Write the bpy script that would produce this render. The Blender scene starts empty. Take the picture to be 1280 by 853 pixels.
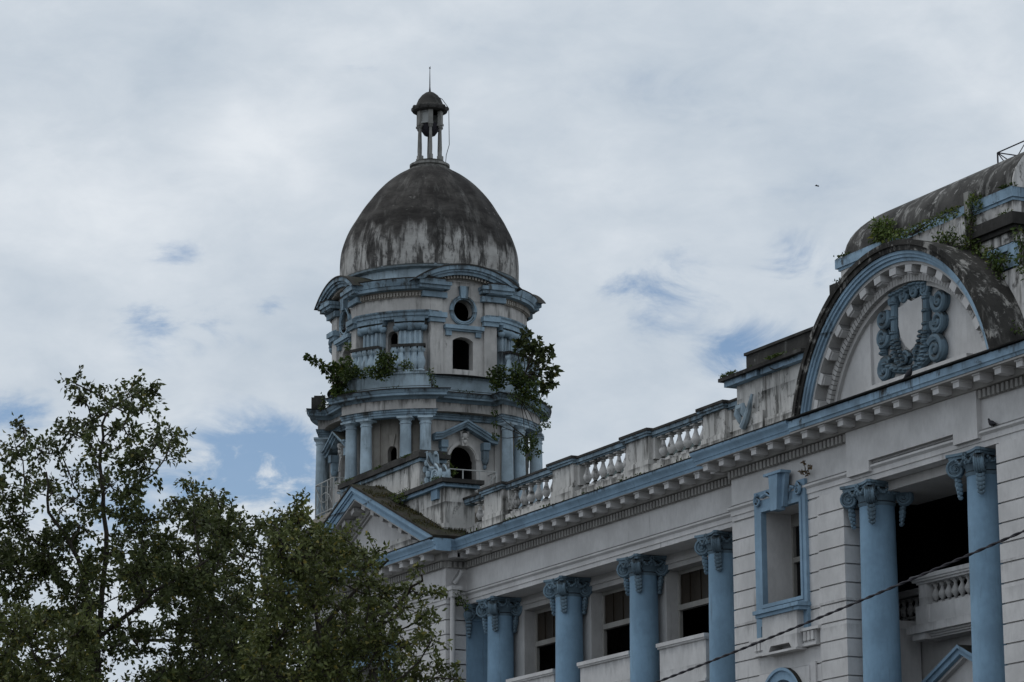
import bpy, bmesh, math, random
import numpy as np
from mathutils import Vector, Matrix
from mathutils.geometry import tessellate_polygon
PI = math.pi
R = math.radians
random.seed(7)
sc = bpy.context.scene
COL = sc.collection

# ------------------------------------------------------------------ camera
CAM = Vector((0, 0, 1.6))
RT = Vector((0.44041, 0.89779, -0.00422))
UP = Vector((0.20158, -0.0943, 0.97492))
FW = Vector((-0.87487, 0.43022, 0.2225))
cam = bpy.data.cameras.new('camera')
cam.sensor_width = 36.0
cam.lens = 3800.0 / 1280.0 * 36.0
cam.clip_start = 0.5
cam.clip_end = 6000
co = bpy.data.objects.new('camera', cam)
COL.objects.link(co)
m3 = Matrix((RT, UP, -FW)).transposed()
co.matrix_world = Matrix.Translation(CAM) @ m3.to_4x4()
sc.camera = co

def spot(px, py, d):
    """world point d metres ahead on the sight line of a photo pixel"""
    return CAM + (FW + RT * ((px - 640) / 3800.0) - UP * ((py - 426.5) / 3800.0)) * d

# ------------------------------------------------------------------ sun, sky, exposure
SUN_EL, SUN_AZ = 62.0, 215.0          # azimuth counted from +X towards +Y
sdir = Vector((math.cos(R(SUN_EL)) * math.cos(R(SUN_AZ)), math.cos(R(SUN_EL)) * math.sin(R(SUN_AZ)), math.sin(R(SUN_EL))))
sl = bpy.data.lights.new('sun', 'SUN')
sl.energy = 0.8
sl.angle = R(25)
sl.color = (1.0, 0.96, 0.9)
so = bpy.data.objects.new('sun', sl)
COL.objects.link(so)
so.rotation_euler = sdir.to_track_quat('Z', 'Y').to_euler()
so.location = (0, 0, 60)

sc.view_settings.view_transform = 'Standard'
sc.view_settings.look = 'None'
sc.view_settings.gamma = 1
sc.view_settings.exposure = 0.0

world = bpy.data.worlds.new('World')
sc.world = world
world.use_nodes = True
wn, wl = world.node_tree.nodes, world.node_tree.links
wn.clear()

def N(nodes, t, **kw):
    n = nodes.new(t)
    for k, v in kw.items():
        if k == 'inp':
            for a, b in v.items():
                n.inputs[a].default_value = b
        else:
            setattr(n, k, v)
    return n

def build_world():
    out = N(wn, 'ShaderNodeOutputWorld')
    bg = N(wn, 'ShaderNodeBackground', inp={'Strength': 0.1})
    wl.new(bg.outputs[0], out.inputs[0])
    tc = N(wn, 'ShaderNodeTexCoord')
    sky = N(wn, 'ShaderNodeTexSky', sky_type='NISHITA', sun_disc=False)
    sky.sun_elevation = R(SUN_EL)
    sky.sun_rotation = R(90 - SUN_AZ)
    sky.air_density = 1.0
    sky.dust_density = 0.6
    # the open sky between the clouds
    tint = N(wn, 'ShaderNodeMix', data_type='RGBA', blend_type='MULTIPLY', inp={'Factor': 1.0})
    wl.new(sky.outputs[0], tint.inputs['A'])
    tint.inputs['B'].default_value = (0.62, 0.74, 0.86, 1)
    mp = N(wn, 'ShaderNodeMapping', inp={'Scale': (1.0, 1.0, 2.0)})
    wl.new(tc.outputs['Generated'], mp.inputs[0])
    n1 = N(wn, 'ShaderNodeTexNoise', inp={'Scale': 9.0, 'Detail': 9.0, 'Roughness': 0.56, 'Distortion': 0.25})
    wl.new(mp.outputs[0], n1.inputs['Vector'])
    n2 = N(wn, 'ShaderNodeTexNoise', inp={'Scale': 5.5, 'Detail': 6.0, 'Roughness': 0.55})
    mp2 = N(wn, 'ShaderNodeMapping', inp={'Scale': (1.0, 1.0, 1.7), 'Location': (3.1, 1.7, 0.4)})
    wl.new(tc.outputs['Generated'], mp2.inputs[0])
    wl.new(mp2.outputs[0], n2.inputs['Vector'])
    n3 = N(wn, 'ShaderNodeTexNoise', inp={'Scale': 26.0, 'Detail': 6.0, 'Roughness': 0.6})
    wl.new(mp.outputs[0], n3.inputs['Vector'])

    def math_(op, a, b=None, c=None, clamp=False):
        n = N(wn, 'ShaderNodeMath', operation=op, use_clamp=clamp)
        for i, v in enumerate((a, b, c)):
            if v is None:
                continue
            if isinstance(v, (int, float)):
                n.inputs[i].default_value = v
            else:
                wl.new(v, n.inputs[i])
        return n.outputs[0]

    def blob(d, size, amp):
        """soft patch round a sky direction, roughened by the cloud noise"""
        vm = N(wn, 'ShaderNodeVectorMath', operation='SUBTRACT')
        wl.new(tc.outputs['Generated'], vm.inputs[0])
        vm.inputs[1].default_value = d
        sc_ = N(wn, 'ShaderNodeVectorMath', operation='MULTIPLY')
        wl.new(vm.outputs[0], sc_.inputs[0])
        sc_.inputs[1].default_value = (1, 1, 1.6)
        ln = N(wn, 'ShaderNodeVectorMath', operation='LENGTH')
        wl.new(sc_.outputs[0], ln.inputs[0])
        mr = N(wn, 'ShaderNodeMapRange', interpolation_type='SMOOTHSTEP', inp={'From Min': size, 'From Max': 0.0, 'To Min': 0.0, 'To Max': amp})
        wl.new(ln.outputs[1], mr.inputs['Value'])
        return mr.outputs[0]

    gaps = None
    for d, s, a in [((-0.9156, 0.3595, 0.1801), 0.050, 0.62), ((-0.924, 0.338, 0.176), 0.03, 0.40), ((-0.8487, 0.4731, 0.2365), 0.04, 0.28), ((-0.856, 0.461, 0.240), 0.022, 0.30), ((-0.9115, 0.3275, 0.2487), 0.024, 0.24),
                    ((-0.8741, 0.372, 0.3124), 0.020, 0.26), ((-0.8241, 0.5104, 0.2457), 0.026, 0.24), ((-0.939, 0.2822, 0.1965), 0.026, 0.34),
                    ((-0.9123, 0.3407, 0.2274), 0.03, 0.32), ((-0.919, 0.322, 0.2254), 0.03, 0.30), ((-0.905, 0.357, 0.231), 0.018, 0.3), ((-0.8395, 0.4976, 0.2181), 0.030, 0.34), ((-0.93, 0.31, 0.165), 0.05, 0.34), ((-0.893, 0.393, 0.218), 0.03, 0.2)]:
        b_ = blob(d, s, a)
        gaps = b_ if gaps is None else math_('MAXIMUM', gaps, b_)
    n4 = N(wn, 'ShaderNodeTexNoise', inp={'Scale': 30.0, 'Detail': 9.0, 'Roughness': 0.62, 'Distortion': 0.5})
    wl.new(mp.outputs[0], n4.inputs['Vector'])
    rough = math_('MULTIPLY', math_('SUBTRACT', 0.5, n4.outputs[0]), math_('ADD', math_('MULTIPLY', gaps, 4.4), 0.25))
    opening = math_('ADD', math_('ADD', gaps, rough), math_('MULTIPLY', math_('SUBTRACT', 0.5, n1.outputs[0]), 0.9))
    op = N(wn, 'ShaderNodeMapRange', interpolation_type='SMOOTHSTEP', inp={'From Min': 0.12, 'From Max': 0.55, 'To Min': 0.0, 'To Max': 0.85})
    wl.new(opening, op.inputs['Value'])
    # cloud brightness
    br = math_('ADD', math_('MULTIPLY', n2.outputs[0], 0.55), math_('MULTIPLY', n1.outputs[0], 0.35))
    br = math_('ADD', br, math_('MULTIPLY', math_('SUBTRACT', n3.outputs[0], 0.5), 0.20))
    br = math_('ADD', br, math_('MULTIPLY', math_('SUBTRACT', n4.outputs[0], 0.5), 0.22))
    br = math_('ADD', br, 0.07)
    for d, s, a in [((-0.8948, 0.3441, 0.2844), 0.045, 0.16), ((-0.9173, 0.3031, 0.2582), 0.05, 0.13), ((-0.925, 0.32, 0.21), 0.06, 0.06)]:
        br = math_('ADD', br, blob(d, s, a))
    for d, s, a in [((-0.89, 0.31, 0.32), 0.07, 0.07), ((-0.84, 0.49, 0.30), 0.09, 0.04)]:
        br = math_('SUBTRACT', br, blob(d, s, a))
    cr = N(wn, 'ShaderNodeValToRGB')
    e = cr.color_ramp.elements
    e[0].position = 0.36
    e[0].color = (0.485, 0.56, 0.645, 1)
    e[1].position = 0.70
    e[1].color = (0.77, 0.815, 0.865, 1)
    k = cr.color_ramp.elements.new(0.52)
    k.color = (0.605, 0.668, 0.737, 1)
    wl.new(br, cr.inputs[0])
    up = N(wn, 'ShaderNodeVectorMath', operation='SCALE', inp={'Scale': 10.0})
    wl.new(cr.outputs[0], up.inputs[0])
    mx = N(wn, 'ShaderNodeMix', data_type='RGBA')
    wl.new(op.outputs[0], mx.inputs['Factor'])
    wl.new(up.outputs[0], mx.inputs['A'])
    wl.new(tint.outputs['Result'], mx.inputs['B'])
    wl.new(mx.outputs['Result'], bg.inputs['Color'])
build_world()

# ------------------------------------------------------------------ materials
def new_mat(name, rough=0.9):
    m = bpy.data.materials.new(name)
    m.use_nodes = True
    nt = m.node_tree
    b = nt.nodes['Principled BSDF']
    b.inputs['Roughness'].default_value = rough
    b.inputs['Specular IOR Level'].default_value = 0.25
    return m, nt.nodes, nt.links, b

def paint(name, base, grime=(0.05, 0.048, 0.042), streak=0.3, patch=0.3, ledge=0.9, bare=None, bare_amt=0.0, moss=0.0, rough=0.85, bump=0.25, seed=0.0, vary=0.12, runs=()):
    """weathered limewash: uneven coat, rain streaks, mould patches, black ledges, flaked plaster"""
    m, n, l, b = new_mat(name, rough)
    geo = N(n, 'ShaderNodeNewGeometry')
    def noise(scale, vec, detail=5, rg=0.6, dist=0.0):
        mp = N(n, 'ShaderNodeMapping', inp={'Scale': vec, 'Location': (seed, seed * 1.7, seed * 0.3)})
        l.new(geo.outputs['Position'], mp.inputs[0])
        t = N(n, 'ShaderNodeTexNoise', inp={'Scale': scale, 'Detail': detail, 'Roughness': rg, 'Distortion': dist})
        l.new(mp.outputs[0], t.inputs['Vector'])
        return t.outputs[0]
    def rng(v, a, c, lo=0.0, hi=1.0):
        r_ = N(n, 'ShaderNodeMapRange', interpolation_type='SMOOTHSTEP', inp={'From Min': a, 'From Max': c, 'To Min': lo, 'To Max': hi})
        l.new(v, r_.inputs['Value'])
        return r_.outputs[0]
    def mix(f, a, c, bt='MIX'):
        x = N(n, 'ShaderNodeMix', data_type='RGBA', blend_type=bt)
        if isinstance(f, float): x.inputs['Factor'].default_value = f
        else: l.new(f, x.inputs['Factor'])
        for k, v in (('A', a), ('B', c)):
            if isinstance(v, tuple): x.inputs[k].default_value = v + (1,)
            else: l.new(v, x.inputs[k])
        return x.outputs['Result']
    lo = tuple(c * (1 - vary * 1.6) for c in base)
    hi = tuple(min(1, c * (1 + vary)) for c in base)
    col = mix(rng(noise(0.9, (1, 1, 1), 6, 0.62), 0.32, 0.68), lo, hi)
    col = mix(rng(noise(9.0, (1, 1, 0.35), 4, 0.6), 0.42, 0.75, 0, 0.35), col, tuple(c * 0.72 for c in base))
    if bare is not None and bare_amt > 0:
        col = mix(rng(noise(1.6, (1, 1, 1), 7, 0.65, 0.4), 0.72 - bare_amt * 0.2, 0.75 - bare_amt * 0.2), col, bare)
    if streak > 0:
        s = noise(3.2, (1, 1, 0.11), 6, 0.68)
        s2 = noise(0.7, (1, 1, 0.8), 3, 0.5)
        mu = N(n, 'ShaderNodeMath', operation='MULTIPLY')
        l.new(rng(s, 0.60 - streak * 0.16, 0.80 - streak * 0.16), mu.inputs[0])
        l.new(rng(s2, 0.38, 0.62), mu.inputs[1])
        m2 = N(n, 'ShaderNodeMath', operation='MULTIPLY')
        l.new(mu.outputs[0], m2.inputs[0])
        m2.inputs[1].default_value = min(1.0, 0.55 + streak * 0.4)
        col = mix(m2.outputs[0], col, grime)
    if patch > 0:
        p = noise(2.3, (1, 1, 0.7), 8, 0.72, 0.3)
        col = mix(rng(p, 0.70 - patch * 0.2, 0.80 - patch * 0.2, 0, 0.85), col, grime)
    if runs:
        sp = N(n, 'ShaderNodeSeparateXYZ'); l.new(geo.outputs['Position'], sp.inputs[0])
        rn = noise(3.0, (1, 1, 0.16), 8, 0.74, 0.25); rn2 = noise(1.1, (1, 1, 0.6), 4, 0.6)
        for (zt, ln_, am) in runs:
            a1 = N(n, 'ShaderNodeMapRange', inp={'From Min': zt - ln_, 'From Max': zt, 'To Min': -0.22, 'To Max': 0.12}); l.new(sp.outputs[2], a1.inputs['Value'])
            cut = N(n, 'ShaderNodeMath', operation='LESS_THAN'); l.new(sp.outputs[2], cut.inputs[0]); cut.inputs[1].default_value = zt + 0.03
            s1 = N(n, 'ShaderNodeMath', operation='ADD'); l.new(rn, s1.inputs[0]); l.new(a1.outputs[0], s1.inputs[1])
            s2_ = N(n, 'ShaderNodeMath', operation='MULTIPLY_ADD'); l.new(rn2, s2_.inputs[0]); s2_.inputs[1].default_value = 0.5; l.new(s1.outputs[0], s2_.inputs[2])
            ff = rng(s2_.outputs[0], 0.74, 0.99, 0, am)
            mm_ = N(n, 'ShaderNodeMath', operation='MULTIPLY'); l.new(ff, mm_.inputs[0]); l.new(cut.outputs[0], mm_.inputs[1])
            col = mix(mm_.outputs[0], col, (0.03, 0.029, 0.025))
    sx = N(n, 'ShaderNodeSeparateXYZ')
    l.new(geo.outputs['Normal'], sx.inputs[0])
    if ledge > 0:
        ln = noise(2.5, (1, 1, 1), 5, 0.65)
        ad = N(n, 'ShaderNodeMath', operation='MULTIPLY_ADD')
        l.new(ln, ad.inputs[0]); ad.inputs[1].default_value = 0.9
        l.new(sx.outputs[2], ad.inputs[2])
        col = mix(rng(ad.outputs[0], 0.72, 0.95, 0, ledge), col, (0.022, 0.022, 0.018))
    if moss > 0:
        mn = noise(1.3, (1, 1, 1), 6, 0.65)
        ad = N(n, 'ShaderNodeMath', operation='MULTIPLY_ADD')
        l.new(mn, ad.inputs[0]); ad.inputs[1].default_value = 1.5
        l.new(sx.outputs[2], ad.inputs[2])
        col = mix(rng(ad.outputs[0], 1.75 - moss * 0.75, 2.0 - moss * 0.75, 0, 0.85), col, (0.024, 0.026, 0.010))
    l.new(col, b.inputs['Base Color'])
    bp = N(n, 'ShaderNodeBump', inp={'Strength': bump, 'Distance': 0.02})
    l.new(noise(14.0, (1, 1, 1), 6, 0.65), bp.inputs['Height'])
    l.new(bp.outputs[0], b.inputs['Normal'])
    return m

WHITE = (0.60, 0.59, 0.585)
M = {}
TR = [(24.98, 0.5, 0.8), (29.05, 0.4, 0.6), (29.75, 0.5, 0.7), (24.4, 0.9, 0.5)]
M['white'] = paint('white_limewash', WHITE, streak=0.15, patch=0.0, ledge=0.7, vary=0.08, runs=[(12.64, 0.7, 0.3), (11.96, 0.5, 0.25)])
M['white_shade'] = paint('shaded_white_limewash', (0.48, 0.47, 0.46), streak=0.2, patch=0.0, ledge=0.7, vary=0.08, seed=4)  # darker copy of the white limewash, shade painted in for recessed walls and soffits
M['white_worn'] = paint('worn_white_limewash', (0.62, 0.605, 0.59), streak=0.95, patch=0.75, ledge=1.0, moss=0.2, vary=0.12, seed=2, runs=[(21.65, 0.35, 0.9), (20.86, 0.5, 0.9), (22.9, 0.8, 0.7), (18.25, 0.5, 0.8), (19.9, 0.6, 0.6)])
M['white_parapet'] = paint('stained_parapet_limewash', (0.62, 0.605, 0.58), streak=0.9, patch=0.68, ledge=1.0, moss=0.25, seed=9, runs=[(18.99, 0.5, 0.8), (18.10, 0.4, 0.7), (19.5, 0.9, 0.8), (20.86, 0.8, 0.8)])
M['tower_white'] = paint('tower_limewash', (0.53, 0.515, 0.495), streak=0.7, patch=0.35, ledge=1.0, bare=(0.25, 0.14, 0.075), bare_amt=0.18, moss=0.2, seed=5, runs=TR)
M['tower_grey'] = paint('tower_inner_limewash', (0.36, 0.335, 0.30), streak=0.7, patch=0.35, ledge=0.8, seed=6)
M['blue'] = paint('blue_column_paint', (0.22, 0.35, 0.475), streak=0.25, patch=0.0, ledge=0.3, vary=0.10, seed=3, rough=0.8)
M['blue_cap'] = paint('blue_capital_paint', (0.165, 0.24, 0.30), streak=0.45, patch=0.35, ledge=0.8, vary=0.2, seed=3.5)
M['blue_trim'] = paint('blue_cornice_paint', (0.24, 0.36, 0.475), streak=0.35, patch=0.08, ledge=1.0, vary=0.12, seed=8, runs=[(17.62, 0.22, 0.9), (19.64, 0.2, 0.9)])
M['blue_arch'] = paint('blue_arch_paint', (0.28, 0.405, 0.52), streak=0.75, patch=0.6, ledge=1.0, vary=0.18, seed=11, runs=[(17.60, 0.25, 0.95), (21.97, 0.3, 0.9), (19.6, 0.25, 0.95)])
M['tower_blue'] = paint('tower_blue_paint', (0.25, 0.345, 0.42), streak=0.95, patch=0.62, ledge=1.0, moss=0.15, vary=0.22, seed=12, runs=[(25.34, 0.35, 0.95), (24.62, 0.35, 0.8), (29.78, 0.4, 0.95), (28.6, 0.35, 0.8), (30.35, 0.5, 0.8), (19.14, 0.2, 0.9), (20.98, 0.2, 0.9)])
M['tower_pale'] = paint('tower_pale_blue_paint', (0.39, 0.49, 0.56), streak=0.8, patch=0.36, ledge=0.9, bare=(0.36, 0.2, 0.09), bare_amt=0.22, vary=0.2, seed=13, runs=[(27.2, 0.9, 0.95), (26.08, 0.4, 0.7), (28.0, 0.7, 0.7), (30.55, 0.6, 0.7)])
M['mould'] = paint('black_mould_concrete', (0.045, 0.043, 0.04), grime=(0.20, 0.20, 0.19), streak=0.3, patch=0.4, ledge=0.4, moss=0.2, vary=0.35, seed=14, bump=0.6)
M['soffit'] = paint('grimy_shaded_soffit_limewash', (0.33, 0.32, 0.305), streak=0.3, patch=0.3, ledge=0.0, seed=44)  # grimy limewash, its colour also darkened for the shade under the cornice
M['moss_roof'] = paint('mossy_roof', (0.04, 0.034, 0.026), grime=(0.12, 0.11, 0.09), streak=0.0, patch=0.5, ledge=0.0, moss=0.25, vary=0.4, seed=15, bump=0.8)
M['mansard'] = paint('mansard_cement', (0.05, 0.048, 0.045), grime=(0.34, 0.335, 0.32), streak=0.8, patch=0.72, ledge=0.0, vary=0.4, seed=21, bump=0.6)
M['barrel'] = paint('arch_back_cement', (0.035, 0.033, 0.03), grime=(0.34, 0.33, 0.31), streak=0.5, patch=0.85, ledge=0.0, moss=0.1, vary=0.35, seed=25, bump=0.6)
M['lantern'] = paint('lantern_cement', (0.24, 0.235, 0.22), streak=0.8, patch=0.5, ledge=0.9, vary=0.25, seed=17)
M['iron'] = new_mat('rusty_iron', 0.7)[0]
M['iron'].node_tree.nodes['Principled BSDF'].inputs['Base Color'].default_value = (0.03, 0.028, 0.035, 1)
M['rail'] = paint('white_rail_paint', (0.42, 0.43, 0.42), streak=0.4, patch=0.2, ledge=0.3, seed=19)
M['dark'] = paint('dark_room_plaster', (0.022, 0.022, 0.022), streak=0.0, patch=0.0, ledge=0.0, vary=0.1, seed=20)
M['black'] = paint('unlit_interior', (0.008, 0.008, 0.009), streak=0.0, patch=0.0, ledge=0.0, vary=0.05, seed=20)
M['sheet'] = paint('green_roof_sheet', (0.035, 0.055, 0.055), streak=0.3, patch=0.1, ledge=0.0, seed=22)
M['timber'] = paint('old_window_timber', (0.30, 0.29, 0.27), streak=0.3, patch=0.1, ledge=0.3, seed=23)
M['pane'] = paint('dusty_brown_pane', (0.035, 0.027, 0.019), streak=0.1, patch=0.0, ledge=0.0, rough=0.35, seed=24)

def dome_mat():
    m, n, l, b = new_mat('weathered_dome_cement', 0.9)
    geo = N(n, 'ShaderNodeNewGeometry')
    tc = N(n, 'ShaderNodeTexCoord')
    sx = N(n, 'ShaderNodeSeparateXYZ'); l.new(tc.outputs['Object'], sx.inputs[0])
    at = N(n, 'ShaderNodeMath', operation='ARCTAN2'); l.new(sx.outputs[1], at.inputs[0]); l.new(sx.outputs[0], at.inputs[1])
    cs = N(n, 'ShaderNodeMath', operation='COSINE'); l.new(at.outputs[0], cs.inputs[0])
    sn = N(n, 'ShaderNodeMath', operation='SINE'); l.new(at.outputs[0], sn.inputs[0])
    cb = N(n, 'ShaderNodeCombineXYZ'); l.new(cs.outputs[0], cb.inputs[0]); l.new(sn.outputs[0], cb.inputs[1]); l.new(sx.outputs[2], cb.inputs[2])
    def noise(scale, vec, d=6, rg=0.65, dist=0.0, loc=(0, 0, 0)):
        mp = N(n, 'ShaderNodeMapping', inp={'Scale': vec, 'Location': loc}); l.new(cb.outputs[0], mp.inputs[0])
        t = N(n, 'ShaderNodeTexNoise', inp={'Scale': scale, 'Detail': d, 'Roughness': rg, 'Distortion': dist}); l.new(mp.outputs[0], t.inputs['Vector'])
        return t.outputs[0]
    def rng(v, a, c, lo=0.0, hi=1.0, kind='SMOOTHSTEP'):
        r_ = N(n, 'ShaderNodeMapRange', interpolation_type=kind, inp={'From Min': a, 'From Max': c, 'To Min': lo, 'To Max': hi}); l.new(v, r_.inputs['Value']); return r_.outputs[0]
    def mix(f, a, c):
        x = N(n, 'ShaderNodeMix', data_type='RGBA'); l.new(f, x.inputs['Factor'])
        for k, v in (('A', a), ('B', c)):
            if isinstance(v, tuple): x.inputs[k].default_value = v + (1,)
            else: l.new(v, x.inputs[k])
        return x.outputs['Result']
    def ma(op, a, c):
        x = N(n, 'ShaderNodeMath', operation=op)
        for i, v in enumerate((a, c)):
            if isinstance(v, float): x.inputs[i].default_value = v
            else: l.new(v, x.inputs[i])
        return x.outputs[0]
    z = sx.outputs[2]
    dark = mix(rng(noise(2.2, (1, 1, 0.8), 7), 0.35, 0.7), (0.018, 0.016, 0.015), (0.072, 0.067, 0.062))
    dark = mix(rng(noise(5.0, (1, 1, 0.14), 8, 0.7), 0.52, 0.70, 0, 0.6), dark, (0.17, 0.165, 0.155))
    pale = mix(rng(noise(3.0, (1, 1, 0.5), 6), 0.3, 0.7), (0.30, 0.29, 0.275), (0.50, 0.49, 0.47))
    # bare pale render low down where the rain has not blackened it: z is metres above the dome foot
    edge = ma('ADD', ma('MULTIPLY', noise(3.0, (1, 1, 0.06), 5, 0.6), 1.7), ma('MULTIPLY', noise(9.0, (1, 1, 0.25), 5, 0.6), 0.55))
    lvl = ma('SUBTRACT', edge, ma('MULTIPLY', z, 0.42))
    f = rng(lvl, 0.50, 0.86)
    stripes = rng(noise(7.5, (1, 1, 0.05), 7, 0.68, 0.0, (4, 2, 0)), 0.48, 0.58)
    f = ma('MULTIPLY', f, ma('SUBTRACT', 1.0, ma('MULTIPLY', stripes, 0.88)))
    col = mix(f, dark, pale)
    spots = rng(noise(3.3, (1, 1, 1.0), 7, 0.7, 0.2, (9, 1, 3)), 0.64, 0.70, 0, 0.7)
    col = mix(spots, col, (0.15, 0.145, 0.13))
    col = mix(rng(noise(6.0, (1, 1, 0.4), 7, 0.7, 0.2, (2, 8, 3)), 0.60, 0.68, 0, 0.8), col, (0.03, 0.028, 0.026))
    col = mix(rng(noise(7.0, (1, 1, 0.14), 8, 0.72, 0.1, (1, 5, 2)), 0.52, 0.62, 0, 0.75), col, (0.025, 0.023, 0.022))
    col = mix(rng(noise(4.0, (1, 1, 0.5), 8, 0.75, 0.1, (11, 5, 2)), 0.60, 0.68, 0, 0.55), col, (0.24, 0.23, 0.215))
    l.new(col, b.inputs['Base Color'])
    bp = N(n, 'ShaderNodeBump', inp={'Strength': 0.5, 'Distance': 0.03})
    l.new(noise(12, (1, 1, 1)), bp.inputs['Height']); l.new(bp.outputs[0], b.inputs['Normal'])
    return m
M['dome'] = dome_mat()

def leaf_mat(name, c1, c2, yellow=0.06, trans=0.25):
    m, n, l, b = new_mat(name, 0.55)
    geo = N(n, 'ShaderNodeNewGeometry')
    t = N(n, 'ShaderNodeTexNoise', inp={'Scale': 0.9, 'Detail': 3.0}); l.new(geo.outputs['Position'], t.inputs['Vector'])
    cr = N(n, 'ShaderNodeValToRGB')
    e = cr.color_ramp.elements
    e[0].position = 0.0; e[0].color = c1 + (1,)
    e[1].position = 1.0; e[1].color = tuple(x * 1.9 for x in c2[:1]) + (c2[1] * 1.35, c2[2]) + (1,)
    k = cr.color_ramp.elements.new(1 - yellow); k.color = c2 + (1,)
    l.new(geo.outputs['Random Per Island'], cr.inputs[0])
    mx = N(n, 'ShaderNodeMix', data_type='RGBA', blend_type='MULTIPLY', inp={'Factor': 1.0})
    mr = N(n, 'ShaderNodeMapRange', inp={'From Min': 0.3, 'From Max': 0.7, 'To Min': 0.7, 'To Max': 1.3}); l.new(t.outputs[0], mr.inputs['Value'])
    l.new(cr.outputs[0], mx.inputs['A']); l.new(mr.outputs[0], mx.inputs['B'])
    l.new(mx.outputs['Result'], b.inputs['Base Color'])
    tr = N(n, 'ShaderNodeBsdfTranslucent'); l.new(mx.outputs['Result'], tr.inputs[0])
    ms = N(n, 'ShaderNodeMixShader', inp={0: trans})
    out = n['Material Output']
    l.new(b.outputs[0], ms.inputs[1]); l.new(tr.outputs[0], ms.inputs[2]); l.new(ms.outputs[0], out.inputs[0])
    return m
M['leaf'] = leaf_mat('tree_leaf', (0.035, 0.048, 0.016), (0.095, 0.115, 0.038))
M['leaf_bright'] = leaf_mat('young_tree_leaf', (0.045, 0.06, 0.018), (0.13, 0.15, 0.045), 0.08)
M['leaf_weed'] = leaf_mat('weed_leaf', (0.025, 0.045, 0.010), (0.075, 0.11, 0.025), 0.1)
M['leaf_lime'] = leaf_mat('fern_leaf', (0.045, 0.07, 0.015), (0.12, 0.165, 0.04), 0.1)
M['moss_leaf'] = leaf_mat('dry_moss_leaf', (0.03, 0.028, 0.012), (0.075, 0.07, 0.025), 0.1)
M['bark'] = paint('tree_bark', (0.045, 0.038, 0.03), streak=0.0, patch=0.2, ledge=0.0, vary=0.3, seed=30, bump=0.8)
M['ground'] = paint('asphalt_ground', (0.10, 0.10, 0.098), streak=0.0, patch=0.2, ledge=0.0, vary=0.2, seed=31)

# ------------------------------------------------------------------ mesh helpers
I4 = Matrix.Identity(4)
def frame(o, n):
    """local (u, v, z): u to the right seen from outside, v along the outward normal n"""
    n = Vector((n[0], n[1], 0)).normalized()
    u = Vector((-n.y, n.x, 0))
    mm = Matrix((u, n, Vector((0, 0, 1)))).transposed().to_4x4()
    mm.translation = Vector((o[0], o[1], 0 if len(o) < 3 else o[2]))
    return mm

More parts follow.
